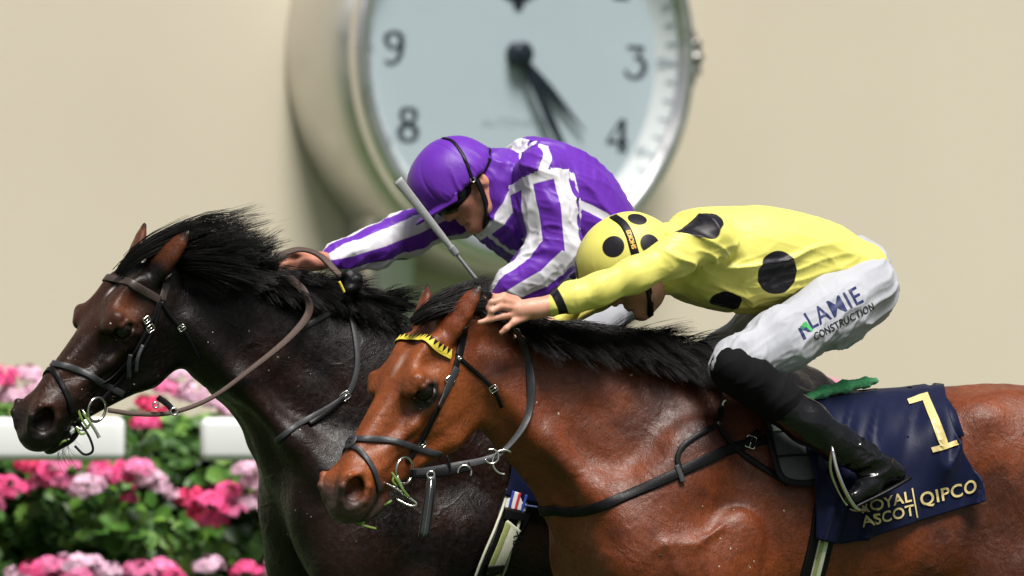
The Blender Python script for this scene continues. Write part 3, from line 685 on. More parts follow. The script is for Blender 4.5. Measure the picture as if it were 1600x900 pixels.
def person_head(sd, o, f, u):
    """head in the frame x forward, y to the person's left, z up"""
    f = nrm(f); l = nrm(np.cross(u, f)); u = np.cross(f, l); F = Frame(o, np.stack([f, l, u], 1)); sd.F = F
    sd.ell((-.012, 0, .030), (.095, .076, .088), .03)
    sd.ell((.030, 0, -.040), (.068, .062, .085), .03)
    sd.cap((.070, 0, -.105), (.078, 0, -.100), .022, .020, .03)                    # chin
    sd.chain([(.075, .012, -.108, .014), (.030, .052, -.085, .014), (-.005, .062, -.045, .014)], .025)      # jaw
    sd.chain([(.088, 0, .008, .010), (.108, 0, -.026, .0115), (.113, 0, -.036, .013)], .014)                # nose
    sd.ell((.100, .013, -.040), (.013, .009, .009), .010)
    sd.ell((.105, .007, -.048), (.006, .005, .005), .004, sub=True)
    sd.chain([(.086, .018, .022, .010), (.076, .042, .020, .010)], .018)           # brow
    sd.ell((.062, .048, -.028), (.028, .020, .020), .025)                          # cheekbone
    sd.ell((.088, .030, .000), (.014, .018, .011), .015, sub=True)
    sd.chain([(.094, .0, -.066, .009), (.086, .020, -.067, .006)], .010)           # lips
    sd.chain([(.092, .0, -.078, .009), (.085, .018, -.077, .006)], .010)
    sd.cap((.108, 0, -.0720), (.084, .028, -.0735), .0028, .002, .004, sub=True)
    sd.ell((.094, 0, -.090), (.010, .02, .006), .01, sub=True)
    sd.ell((-.010, .082, -.012), (.019, .011, .032), .008, R=np.array(Matrix.Rotation(.25, 3, 'Y')))        # ear
    sd.ell((-.006, .093, -.010), (.010, .006, .019), .005, sub=True)
    sd.F = Frame(); return F
def helmet_solids(F, k=1.0, fx=.0):
    sd = Sdf(); sd.F = F
    sd.ell((fx + .004, 0, .044 * k), (.128 * k, .106 * k, .106 * k), .02); sd.ell((fx - .012, 0, .02), (.118 * k, .104, .075 * k), .03)
    sd.ell((.0, 0, -.083), (.22, .22, .095), .010, sub=True, R=np.array(Matrix.Rotation(math.radians(-5), 3, 'Y')))
    sd.F = Frame(); return sd
def fingers(sd, J, lists, r=.0092):
    for row in lists:
        pts = [J(*p[:3]) for p in row]; n = len(pts)
        sd.chain([(*p, r * (1.12 - .10 * i)) for i, p in enumerate(pts)], .006, mir=False)

def plate(name, pts_top, thick, mat, root):
    """a thin sheet from a grid of points (rows x cols x 3)"""
    G = np.asarray(pts_top, float); r, c = G.shape[:2]; du = np.gradient(G, axis=0); dv = np.gradient(G, axis=1); nn = np.cross(du, dv); nn /= np.linalg.norm(nn, axis=2)[..., None] + 1e-9
    V = np.concatenate([(G + nn * thick / 2).reshape(-1, 3), (G - nn * thick / 2).reshape(-1, 3)]); k = r * c; I = np.arange(k).reshape(r, c); F = []
    for i in range(r - 1):
        for j in range(c - 1):
            a, b, d, e = I[i, j], I[i, j + 1], I[i + 1, j + 1], I[i + 1, j]; F += [(a, b, d, e), (a + k, e + k, d + k, b + k)]
    ring = list(I[0]) + list(I[1:, -1]) + list(I[-1, -2::-1]) + list(I[-2:0:-1, 0])
    for a, b in zip(ring, ring[1:] + ring[:1]): F.append((a, a + k, b + k, b))
    return adopt(link(name, mesh(name, V, F), mat), root)
def peak(F, root, mat, fx=.0, rise=.02, k=1.0, ln=.075):
    rows = []
    for t in np.linspace(0, 1, 7):
        rows.append([F.out(np.array([fx + (.108 * k + ln * t * math.cos(a * .9)) * math.cos(a) + .006, (.108 - .012 * t) * math.sin(a) * k, .026 - .016 * (1 - math.cos(a)) - .010 * math.sin(a) ** 2 + rise * t - .012 * t * math.sin(a) ** 2])) for a in np.linspace(-1.15, 1.15, 17)])
    return plate('helmet_peak', rows, .006, mat, root)

def ribbon(name, pts, nor, width, thick, mat, root, n=6, taper=None, closed=False):
    """a strap: centre line, surface normal at each point, width, thickness"""
    p = catmull(pts, n); q = catmull(nor, n); d = np.gradient(p, axis=0); d /= np.linalg.norm(d, axis=1)[:, None] + 1e-9
    q = q - (q * d).sum(1)[:, None] * d; q /= np.linalg.norm(q, axis=1)[:, None] + 1e-9; s_ = np.cross(d, q)
    w_ = np.full(len(p), width) if np.isscalar(width) else np.interp(np.linspace(0, 1, len(p)), np.linspace(0, 1, len(width)), width)
    prof = [(-.5, 0), (-.46, .8), (-.40, 1), (.40, 1), (.46, .8), (.5, 0)]; k = len(prof)
    V = np.stack([p + s_ * (w_ * a)[:, None] + q * thick * b for a, b in prof], 1).reshape(-1, 3); m_ = len(p)
    F = [(i * k + j, i * k + (j + 1) % k, (i + 1) * k + (j + 1) % k, (i + 1) * k + j) for i in range(m_ - 1) for j in range(k)]
    F += [tuple(range(k))[::-1], tuple((m_ - 1) * k + j for j in range(k))]
    o = link(name, mesh(name, V, F), mat); return adopt(o, root) if root is not None else o
def tube(name, pts, r, mat, root, n=6, sides=8, closed=False):
    p = np.asarray(pts, float)
    if n > 1: p = catmull(np.vstack([p, p[:1]]) if closed else p, n)
    if closed: p = p[:-1]
    d = np.gradient(p, axis=0)
    if closed: d[0] = p[1] - p[-1]; d[-1] = p[0] - p[-2]
    d /= np.linalg.norm(d, axis=1)[:, None] + 1e-9; a = np.cross(d, (.31, .87, .38)); a /= np.linalg.norm(a, axis=1)[:, None] + 1e-9; b = np.cross(d, a)
    rr = np.interp(np.linspace(0, 1, len(p)), np.linspace(0, 1, len(r)), r) if not np.isscalar(r) else np.full(len(p), r)
    an = np.linspace(0, 2 * math.pi, sides, endpoint=False)
    V = (p[:, None] + rr[:, None, None] * (np.cos(an)[None, :, None] * a[:, None] + np.sin(an)[None, :, None] * b[:, None])).reshape(-1, 3); m_ = len(p)
    F = [(i * sides + j, i * sides + (j + 1) % sides, ((i + 1) % m_) * sides + (j + 1) % sides, ((i + 1) % m_) * sides + j) for i in range(m_ if closed else m_ - 1) for j in range(sides)]
    if not closed: F += [tuple(range(sides))[::-1], tuple((m_ - 1) * sides + j for j in range(sides))]
    o = link(name, mesh(name, V, F), mat); return adopt(o, root) if root is not None else o
def bvh_of(o):
    return BVHTree.FromPolygons([tuple(v) for v in vcos(o.data)], [tuple(p.vertices) for p in o.data.polygons])
CAMP = np.array([0, -DIST, CAMZ])
def cast(bvh, px, py, off=0.):
    d = Vector(P(px, py, 0) - CAMP).normalized(); h_ = bvh.ray_cast(Vector(CAMP), d)
    if h_[0] is None:
        h_ = bvh.find_nearest(Vector(P(px, py, .1)))
    elif h_[1].dot(d) > 0: h_ = (h_[0], -h_[1])
    return np.array(h_[0]) + off * np.array(h_[1]), np.array(h_[1])
def decal(name, me, bvh, centre, xdir, ydir, mat, root, off=.0012, div=.006):
    """wrap flat artwork (in metres, about the origin) onto a surface: lay it out on the tangent plane, then drop it along the normal"""
    bm = bmesh.new(); bm.from_mesh(me); bmesh.ops.triangulate(bm, faces=bm.faces[:])
    for _ in range(3):
        ed = [e for e in bm.edges if e.calc_length() > div]
        if ed: bmesh.ops.subdivide_edges(bm, edges=ed, cuts=1); bmesh.ops.triangulate(bm, faces=bm.faces[:])
    x = nrm(xdir); n_ = nrm(np.cross(x, ydir)); y = np.cross(n_, x)
    for v in bm.verts:
        p = centre + x * v.co.x + y * v.co.y; h_ = bvh.ray_cast(Vector(p + n_ * .12), Vector(-n_), .3)
        if h_[0] is None: h_ = bvh.find_nearest(Vector(p))
        hn = h_[1] if h_[1].dot(Vector(n_)) > 0 else -h_[1]; v.co = h_[0] + hn * off
    out = bpy.data.meshes.new(name); bm.to_mesh(out); bm.free(); o = link(name, out, mat, smooth=False); return adopt(o, root)

# ---- rider in yellow with black spots, on the bay
def rider_frame(h): return lambda px, py, l=0.: h.W.out(h.S(px, py, l))
JB = rider_frame(HB); JD = rider_frame(HD)
yr = empty('person', tuple(JB(1300, 600, 0) * [1, 1, 0])); tag(yr, 'person in yellow silks with black spots and white breeches crouching over the bay horse', 'person', 'jockeys')
def limb(sd, J, pts, k=.03): sd.chain([(*J(a, b, l), r) for a, b, l, r in pts], k, mir=False)
YF_o = JB(996, 418, -.01)
yf = np.array([-.75, -.10, -.62]); yu = np.array([-.62, .05, .75])
sd = Sdf(); FY = person_head(sd, YF_o, yf, yu)
limb(sd, JB, [(1000, 425, 0, .058), (1060, 395, 0, .062), (1130, 395, 0, .095), (1240, 410, 0, .10), (1330, 450, 0, .10)], .05)
limb(sd, JB, [(1095, 378, .15, .05), (985, 432, .20, .034), (860, 477, .155, .025), (835, 482, .15, .024)], .02)
limb(sd, JB, [(1080, 375, -.15, .05), (930, 455, -.20, .036), (860, 505, -.12, .026), (835, 520, -.10, .024)], .02)
limb(sd, JB, [(1330, 460, .10, .07), (1165, 566, .27, .040), (1250, 655, .31, .034), (1350, 725, .34, .032)], .03)
limb(sd, JB, [(1330, 460, -.10, .08), (1100, 570, -.25, .050), (1290, 725, -.27, .032)], .03)
sd.cap(JB(838, 482, .150), JB(808, 485, .150), .027, .030, .02, mir=False)
fingers(sd, JB, [[(812, 490, .158), (785, 494, .168), (766, 499, .170), (749, 504, .166)], [(808, 482, .160), (782, 479, .175), (768, 486, .176), (764, 496, .168)],
    [(806, 474, .158), (783, 468, .172), (768, 472, .172), (762, 482, .165)], [(808, 468, .150), (788, 462, .160), (774, 464, .158), (768, 472, .150)], [(822, 496, .160), (802, 504, .172), (791, 513, .172), (783, 520, .166)]])
fingers(sd, JB, [[(832, 520, -.10), (810, 525, -.09), (800, 535, -.08)], [(832, 524, -.11), (812, 532, -.10), (804, 542, -.09)], [(835, 515, -.12), (815, 518, -.12), (802, 528, -.11)]])
def skincol(V): return np.tile(np.array([.56, .30, .215]), (len(V), 1)) * (1 + .10 * vnoise(V, 25, 2))[:, None] * np.array([1, .96, .95])
surf(sd, .0046, 'body', M_SKIN, yr, col=skincol, it=1)

# shirt
sd = Sdf(); LB = HB.L
def row(a, b, w_, J, L):
    t, bt = J(*a, 0), J(*b, 0); return [*((t + bt) / 2), *nrm(t - bt), *L, np.linalg.norm(t - bt) / 2, w_]
sd.loft([row((1040, 350), (1040, 415), .10, JB, LB), row((1075, 326), (1060, 460), .155, JB, LB), row((1130, 322), (1125, 485), .185, JB, LB), row((1200, 324), (1195, 484), .185, JB, LB), row((1270, 340), (1262, 462), .175, JB, LB), row((1332, 374), (1315, 455), .160, JB, LB)], .03, 4, 2.3)
limb(sd, JB, [(1108, 372, .155, .070), (1050, 402, .185, .053), (990, 430, .20, .046), (935, 452, .19, .042), (895, 464, .175, .036), (862, 477, .158, .030)], .035)
limb(sd, JB, [(1095, 368, -.155, .072), (930, 455, -.20, .053), (865, 502, -.12, .031)], .035)
limb(sd, JB, [(1068, 392, 0, .075), (1040, 405, 0, .070), (1042, 428, .02, .058)], .03)
arm_d = JB(862, 475, .158) - JB(1105, 368, .155)
wA, wB = JB(862, 475, .158), JB(905, 456, .18)
def ydisp(V):
    sh = gauss(V, JB(1110, 400, .2), .14); lo = sstep(0, 1, np.clip((JB(1200, 415)[2] - V[:, 2]) / .12, 0, 1))
    tor = sstep(.0, .12, V[:, 0] - JB(1090, 400)[0]) * sstep(-.02, .10, -(V[:, 2] - JB(1200, 372)[2]))
    a = folds(V, JB(1340, 400, .1) - JB(1140, 452, .1), 17, .023, 3, 6) * tor
    b = folds(V, arm_d, 20, .006, 5, 5); wr = gauss(V, wA, .09); c = folds(V, np.cross(arm_d, [0, 1, 0]), 40, .003, 8, 2) * wr
    arm = sstep(.03, -.05, V[:, 0] - JB(1080, 400)[0])
    return a + b * arm * .7 + c + folds(V, JB(1300, 480, .1) - JB(1120, 385, .1), 15, .020, 14, 5) * sh + folds(V, JB(1330, 380, .1) - JB(1150, 330, .1), 14, .006, 44, 5) * sstep(.0, .15, V[:, 0] - JB(1120, 400)[0])
ysh, Vy, Qy = surf(sd, .0048, 'shirt', M_YELLOW, yr, disp=ydisp, it=2)
yb = bvh_of(ysh)
def ypat(V):
    d = np.full(len(V), -1.)
    for px, py, r in [(1214, 426, .062), (1134, 470, .046), (1090, 347, .058), (1300, 352, .0), (1030, 452, .0)]:
        if r == 0: continue
        c, n_ = cast(yb, px, py); s_ = 1.2 if py == 347 else 1.0; q = V - c; q = q - (q @ n_)[:, None] * n_ * .5
        d = np.maximum(d, r - np.linalg.norm(q, axis=1) / s_)
    for c in ((1180, 380, -.19), (1150, 330, -.05), (1290, 360, -.1)): d = np.maximum(d, .055 - np.linalg.norm(V - JB(*c), axis=1))
    cd = nrm(wB - wA); t = (V - (wA + cd * .012)) @ cd; near = np.linalg.norm(V - wA, axis=1) < .07
    d = np.where(near, np.maximum(d, .0125 - np.abs(t - .006)), d)
    return d
attr(ysh.data, 'pat', ypat(Vy))
# breeches
sd = Sdf()
limb(sd, JB, [(1338, 440, .03, .100), (1342, 452, .10, .098), (1300, 486, .15, .098), (1220, 532, .23, .082), (1160, 562, .27, .062), (1142, 574, .278, .056)], .05)
limb(sd, JB, [(1338, 440, -.03, .100), (1330, 455, -.10, .098), (1200, 512, -.20, .080), (1105, 565, -.25, .055)], .05)
limb(sd, JB, [(1330, 425, 0, .100), (1290, 415, 0, .092), (1250, 425, 0, .082)], .05)
bd = JB(1160, 562, .25) - JB(1340, 450, .1)
ybr, _a, _b = surf(sd, .005, 'breeches', M_BREECH, yr, disp=lambda V: folds(V, bd, 24, .008, 21, 7) + folds(V, np.cross(bd, [0, 1, 0]) + .6 * bd, 24, .008, 25, 3) * (gauss(V, JB(1150, 560, .25), .13) + gauss(V, JB(1290, 540, .2), .13)), it=2)
# leg covers and boots
for nm, l, pts in (('gaiter', .282, [(1148, 577, .004, .071), (1172, 592, .010, .068), (1215, 625, .02, .062), (1250, 652, .03, .056)]), ('gaiter', -.25, [(1100, 568, 0, .064), (1180, 640, 0, .056)])):
    sd = Sdf(); limb(sd, JB, [(a, b, l + e, r) for a, b, e, r in pts], .02); gd = JB(*pts[-1][:2], l) - JB(*pts[0][:2], l)
    surf(sd, .005, nm, M_GAITER, yr, disp=lambda V: folds(V, np.cross(gd, [0, 1, 0]), 26, .003, 4, 3), it=1)
def boot(J, l, dx=0, dy=0):
    sd = Sdf(); b_ = lambda a, c, e=0.: J(a + dx, c + dy, l + e)
    sg = 1 if l > 0 else -1
    sd.chain([(*b_(1222, 632, -.042 * sg), .060), (*b_(1262, 660, -.025 * sg), .059), (*b_(1308, 694, -.01 * sg), .050), (*b_(1345, 716), .042), (*b_(1368, 730), .041)], .02, mir=False)
    sd.chain([(*b_(1385, 734), .032), (*b_(1358, 758, .008), .036), (*b_(1334, 776, .014), .024)], .02, mir=False)      # foot, toe down in the iron
    sd.cap(b_(1398, 738), b_(1375, 732), .030, .038, .02, mir=False)
    dr = nrm(b_(1345, 716) - b_(1262, 660)); ank = b_(1352, 712)
    dsp = lambda V: folds(V, np.cross(dr, [0, 1, 0]) + .5 * dr, 34, .011, 31, 2.5) * (gauss(V, ank, .085) + .10) + folds(V, dr, 14, .003, 33, 3)
    o, V, Q = surf(sd, .0042, 'boot', M_BOOT, yr, disp=dsp, it=1)
    a, b2 = b_(1418, 746), b_(1330, 793, .014); n_ = nrm(np.cross(b2 - a, HB.L)); 
    if n_[2] > 0: n_ = -n_
    rows = [[a + (b2 - a) * t + HB.L * s_ * (.026 + .012 * math.sin(math.pi * min(1, t * 1.15))) for s_ in np.linspace(-1, 1, 7)] for t in np.linspace(0, 1, 14)]
    so_ = plate('sole', rows, .008, M_STRAP, yr); so_.parent = o; so_.matrix_parent_inverse = Matrix()
boot(JB, .345); boot(JB, -.345, -60, 0)
# helmet
sd = helmet_solids(FY, 1.13, .010); yh, Vh, Qh = surf(sd, .0042, 'helmet', M_YELLOW, yr, disp=lambda V: .0012 * vnoise(V, 18, 3), it=2)
hb = bvh_of(yh)
def hpat(V):
    d = np.full(len(V), -1.)
    for px, py, r in [(958, 385, .032), (1016, 381, .030), (899, 424, .030), (996, 341, .028)]:
        c, n_ = cast(hb, px, py); d = np.maximum(d, r - np.linalg.norm(V - c, axis=1))
    for c in ((.09, -.07, .09), (-.03, -.10, .03), (-.10, -.03, .07), (.02, -.07, .12)): d = np.maximum(d, .03 - np.linalg.norm(V - FY.out(np.array(c)), axis=1))
    return d
attr(yh.data, 'pat', hpat(Vh))
pk = peak(FY, yr, M_YELLOW, .012, -.034, 1.10, .095); attr(pk.data, 'pat', np.full(len(pk.data.vertices), -1.))
# goggles, chin strap
def goggles(F, root, strap=True):
    sd = Sdf(); sd.F = F; sd.ell((.060, 0, -.006), (.066, .086, .040), .015); sd.ell((.085, 0, -.044), (.05, .020, .018), .012, sub=True); sd.F = Frame()
    o, V, Q = surf(sd, .004, 'goggles', M_LENS, root, it=2)
    pts = [F.out(np.array(p)) for p in ((.035, .080, .002), (-.02, .088, .0), (-.08, .075, .010), (-.115, .03, .02), (-.118, -.03, .02), (-.08, -.075, .01), (-.02, -.088, 0), (.035, -.08, .002))]
    nn = [F.R @ nrm((p[0], p[1], 0)) for p in [F.loc(q) for q in pts]]
    s_ = ribbon('goggle_strap', pts, nn, .018, .003, M_STRAP, root); s_.parent = o; s_.matrix_parent_inverse = Matrix()
    for sg in (1, -1):
        cp = [F.out(np.array((a, b * sg, c))) for a, b, c in ((.004, .097, .005), (.012, .092, -.03), (.03, .074, -.080), (.055, .040, -.118), (.06, 0, -.128))]
        ribbon('chin_strap', cp, [F.R @ nrm((F.loc(q)[0] * .5, F.loc(q)[1], -.4)) for q in cp], .021, .005, M_STRAP, root)
goggles(FY, yr)

# printing on the thigh
brb = bvh_of(ybr); M_NAVYINK = plain('navy_print', (.012, .02, .10), .5); M_BLACKINK = plain('black_print', (.015, .015, .02), .5); M_GREENINK = plain('green_print', (.05, .38, .10), .5); M_SEAM = plain('seam_thread', (.40, .41, .45), .7)
c0, n0 = cast(brb, 1296, 496); x0 = cast(brb, 1345, 470)[0] - cast(brb, 1250, 520)[0]; n0 = nrm(n0 + np.array([.1, -1.5, .1])); x0 = nrm(x0 - (x0 @ n0) * n0); y0 = np.cross(n0, x0)
def thigh(name, me, ox, oy, mat): return decal(name, me, brb, c0 + x0 * ox + y0 * oy, x0, y0, mat, ybr, .0014, .006)
thigh('thigh_lettering', text_mesh('LAMIE', .072, 0, 1.08, .0004), .022, .016, M_NAVYINK); thigh('thigh_lettering', text_mesh('CONSTRUCTION', .029, 0, 1.06, .0005), .036, -.030, M_BLACKINK)
thigh('thigh_logo', strokes([[(-.016, -.02, .010), (-.016, .016, .010)], [(-.012, .016, .010), (.012, -.004, .010)]], 0), -.098, -.002, M_NAVYINK); thigh('thigh_logo', strokes([[(-.014, .004, .012), (.006, .014, .012)], [(.006, .016, .011), (.014, -.014, .011)]], 0), -.094, .004, M_GREENINK)
for o in [k for k in yr.children if k.name.startswith('thigh_')]: pass
for o in ybr.children: o.matrix_parent_inverse = Matrix()
# ---- rider in purple and white, on the dark horse
pr = empty('person', tuple(JD(900, 560, 0) * [1, 1, 0])); tag(pr, 'person in purple silks with white stripes holding a whip, riding the dark horse', 'person', 'jockeys')
pf = np.array([-.67, -.34, -.67]); pu = np.array([-.64, -.06, .75])
_f = nrm(pf); _l = nrm(np.cross(pu, _f)); _u = np.cross(_f, _l)
PO = JD(747, 281, .08) - np.stack([_f, _l, _u], 1) @ np.array([-.004, .080, -.012])
sd = Sdf(); FP = person_head(sd, PO, pf, pu)
limb(sd, JD, [(752, 300, 0, .056), (790, 300, 0, .060), (850, 320, 0, .09), (930, 370, 0, .095), (985, 420, 0, .095)], .05)
ARM_N = [(845, 275, .165, .05), (868, 390, .21, .036), (795, 448, .19, .027), (780, 458, .185, .024)]
ARM_F = [(770, 320, -.16, .05), (640, 370, -.19, .036), (525, 405, -.13, .026), (500, 408, -.12, .023)]
limb(sd, JD, ARM_N, .02); limb(sd, JD, ARM_F, .02)
limb(sd, JD, [(985, 430, .10, .08), (870, 545, .25, .05), (990, 700, .27, .032)], .03); limb(sd, JD, [(985, 430, -.10, .08), (860, 545, -.25, .05), (960, 700, -.27, .032)], .03)
sd.cap(JD(782, 460, .185), JD(772, 474, .180), .025, .028, .015, mir=False)
fingers(sd, JD, [[(775, 464, .195), (762, 462, .215), (755, 470, .222), (760, 478, .215)], [(773, 472, .195), (759, 471, .215), (753, 480, .222), (759, 487, .213)], [(772, 480, .195), (758, 480, .214), (753, 489, .220), (760, 495, .212)], [(773, 487, .19), (762, 489, .205), (757, 497, .21), (763, 502, .2)], [(780, 468, .20), (772, 478, .222), (765, 488, .226)]])
sd.cap(JD(500, 408, -.12), JD(470, 412, -.11), .026, .030, .015, mir=False)
fingers(sd, JD, [[(468, 402, -.105), (448, 404, -.09), (434, 414, -.085), (424, 420, -.09)], [(466, 410, -.10), (446, 412, -.085), (434, 422, -.08), (428, 430, -.085)], [(466, 418, -.10), (448, 422, -.085), (440, 432, -.085)], [(468, 425, -.105), (454, 432, -.095), (448, 438, -.1)], [(478, 400, -.10), (458, 394, -.085), (440, 400, -.08), (428, 408, -.08)]])
surf(sd, .0047, 'body', M_SKIN, pr, col=lambda V: np.tile(np.array([.50, .225, .155]), (len(V), 1)) * (1 + .12 * vnoise(V, 25, 2))[:, None], it=1)
LD = HD.L
sd = Sdf()
sd.loft([row((778, 232), (768, 355), .10, JD, LD), row((800, 220), (785, 388), .165, JD, LD), row((845, 216), (830, 415), .185, JD, LD), row((892, 246), (876, 425), .175, JD, LD), row((940, 303), (916, 440), .16, JD, LD), row((966, 350), (940, 450), .14, JD, LD)], .03, 4, 2.3)
NS = [(846, 270, .165, .078), (860, 330, .195, .074), (868, 392, .215, .070), (835, 425, .205, .060), (800, 446, .192, .047), (782, 458, .186, .032)]
FS = [(765, 318, -.15, .070), (700, 335, -.185, .062), (640, 365, -.19, .062), (585, 386, -.165, .055), (540, 400, -.14, .042), (517, 405, -.13, .030)]
limb(sd, JD, NS, .035); limb(sd, JD, FS, .035)
nsP = [JD(a, b, l) for a, b, l, r in NS]; fsP = [JD(a, b, l) for a, b, l, r in FS]
def arm_coords(V, pts):
    """distance to the arm's bone, angle round it"""
    D = np.full(len(V), 9.); A = np.zeros(len(V)); T = np.zeros(len(V)); ref = np.array([.25, -.95, .15]); n = len(pts)
    for i, (a, b) in enumerate(zip(pts[:-1], pts[1:])):
        d = b - a; t = np.clip((V - a) @ d / (d @ d), 0, 1); q = V - a - t[:, None] * d; dist = np.linalg.norm(q, axis=1); e = nrm(d); x = nrm(ref - (ref @ e) * e); y = np.cross(e, x)
        m = dist < D; D[m] = dist[m]; A[m] = np.arctan2(q @ y, q @ x)[m]; T[m] = (i + t[m]) / (n - 1)
    return D, A, T
def pdisp(V):
    dn, an, tn = arm_coords(V, nsP); df, af, tf = arm_coords(V, fsP)
    na = sstep(.13, .085, dn); fa = sstep(.12, .08, df)
    ad = nsP[2] - nsP[0]; a = folds(V, np.cross(ad, [0, 1, 0]) + .5 * ad, 22, .009, 3, 3.5) * na + folds(V, ad, 15, .007, 6, 5) * na
    fd = fsP[4] - fsP[0]; b = folds(V, fd, 18, .010, 13, 5) * fa + folds(V, np.cross(fd, [0, 1, 0]) + .4 * fd, 22, .005, 16, 3) * fa
    c = folds(V, JD(960, 330, .1) - JD(800, 260, .1), 13, .010, 23, 6) * (1 - na) * (1 - fa) + folds(V, JD(900, 420, .1) - JD(830, 240, .1), 20, .003, 53, 4) * (1 - na)
    cuff = gauss(V, nsP[-1], .05) + gauss(V, fsP[-1], .05)
    return a + b + c - .004 * cuff
psh, Vp, Qp = surf(sd, .0048, 'shirt', M_PURPLE, pr, disp=pdisp, it=2)
pb = bvh_of(psh)
def band(V, pxs, w_):
    pts = [cast(pb, x, y)[0] for x, y in pxs]; return w_ / 2 - poly_dist(V, pts)
def ppat(V):
    d = np.full(len(V), -1.)
    dn, an, tn = arm_coords(V, nsP); df, af, tf = arm_coords(V, fsP)
    on = (dn < .105) & (tn > .02); of = (df < .098) & (tf > .06)
    sn = dn * (np.abs(((an + .78) / (math.pi / 2) + .5) % 1 - .5) - .25) * (math.pi / 2) * -1
    stripes = lambda A, D, ph: (.25 - np.abs(((A + ph) / (math.pi * .5)) % 1 - .5)) * (math.pi * .5) * D
    sleeve = np.maximum(stripes(an, dn, 2.05 + .785), (.07 - tn) * .35)
    d = np.where(of & ~on, stripes(af, df, .60), d); tor = np.full(len(V), -1.)
    for pxs, w_ in (([(748, 340), (770, 372), (800, 395), (822, 408)], .024), ([(905, 318), (922, 326), (945, 338), (962, 350)], .024), ([(905, 400), (930, 372), (955, 352)], .020)):
        tor = np.maximum(tor, band(V, pxs, w_))
    ax = nrm(JD(930, 350) - JD(790, 270)); tor = np.maximum(tor, .012 - np.abs((V - JD(796, 260)) @ ax))          # white yoke
    d = np.where(of, d, np.maximum(d, tor)); d = np.where(on, sleeve, d)
    return d
attr(psh.data, 'pat', ppat(Vp))
for pp, q in ((fsP[-1], fsP[-2]), (nsP[-1], nsP[-2])):
    e = nrm(q - pp); c = pp + e * .022; x = nrm(np.cross(e, [0, 0, 1])); y = np.cross(e, x); r = .033
    ring_ = [c + r * (math.cos(a) * x + math.sin(a) * y) for a in np.linspace(0, 2 * math.pi, 13)]
    ribbon('wrist_band', ring_, [nrm(k - c) for k in ring_], .012, .004, M_STRAP, pr)
# breeches, boots: mostly hidden behind the bay's head
sd = Sdf(); limb(sd, JD, [(980, 420, 0, .10), (975, 440, .10, .095), (920, 500, .18, .085), (868, 548, .25, .058)], .04); limb(sd, JD, [(980, 440, -.10, .095), (860, 548, -.25, .058)], .04)
surf(sd, .008, 'breeches', M_BREECH, pr, disp=lambda V: folds(V, JD(870, 545, .2) - JD(980, 430, .1), 16, .005, 5, 4))
for l, x in ((.262, 0), (-.262, -20)):
    sd = Sdf(); limb(sd, JD, [(868 + x, 552, l, .062), (930 + x, 620, l, .056), (985 + x, 695, l, .042), (1000 + x, 715, l, .038)], .02); limb(sd, JD, [(1010 + x, 715, l, .03), (975 + x, 750, l, .03), (955 + x, 765, l, .022)], .02)
    surf(sd, .006, 'boot', M_BOOT, pr)
sd = helmet_solids(FP, 1.06, .024)
def phd(V):
    q = FP.loc(V); a = np.arctan2(q[:, 1], q[:, 0]); up = q[:, 2]
    seam = np.exp(-((np.abs(((a / (math.pi / 3)) % 1) - .5) / .03) ** 2)) * (up > .0)
    ru = folds(V, FP.R[:, 2], 26, .007, 41, 3) * sstep(.09, .0, up)
    return -.002 * seam + ru + .0015 * vnoise(V, 20, 2)
ph_, Vh2, Qh2 = surf(sd, .0042, 'helmet', M_PURPLE, pr, disp=phd, it=2); attr(ph_.data, 'pat', np.full(len(Vh2), -1.))
pk = peak(FP, pr, M_PURPLE, .026, -.010, 1.03, .058); attr(pk.data, 'pat', np.full(len(pk.data.vertices), -1.))
goggles(FP, pr)
hbp = bvh_of(ph_)
def helmet_strap(bvh, F, root, pxs, w_, name='helmet_strap'):
    c = [cast(bvh, x, y, .0008) for x, y in catmull(np.array(pxs, float), 4)]
    return ribbon(name, [k[0] for k in c], [k[1] for k in c], w_, .0025, M_STRAP, root, 2)
o = helmet_strap(hbp, FP, pr, [(692, 216), (708, 222), (724, 244), (733, 266), (738, 282)], .010); o.parent = ph_; o.matrix_parent_inverse = Matrix()
tube('strap_ring', [cast(hbp, 738, 281)[0] + .007 * (math.cos(a) * _f + math.sin(a) * _u) + _l * .004 for a in np.linspace(0, 2 * math.pi, 9)[:-1]], .0018, M_CHROME, pr, 3, 6, True)
o = helmet_strap(hb, FY, yr, [(958, 338), (974, 350), (984, 368), (990, 388), (996, 408)], .024); o.parent = yh; o.matrix_parent_inverse = Matrix(); sb = bvh_of(o)
M_GOLD = plain('gold_print', (.62, .47, .16), .45, 0, .08, 30, .05)
M_PALEGOLD = plain('pale_gold_print', (.62, .50, .22), .42, 0, .08, 30, .05)
a, b_ = cast(hb, 978, 352)[0], cast(hb, 994, 400)[0]; n_ = cast(hb, 988, 378)[1]
decal('strap_lettering', text_mesh('SHOKEI', .017, 0, 1.0, .0006), hb, (a + b_) / 2, a - b_, np.cross(n_, a - b_), plain('amber_print', (.75, .42, .04), .5), yr, .0036)
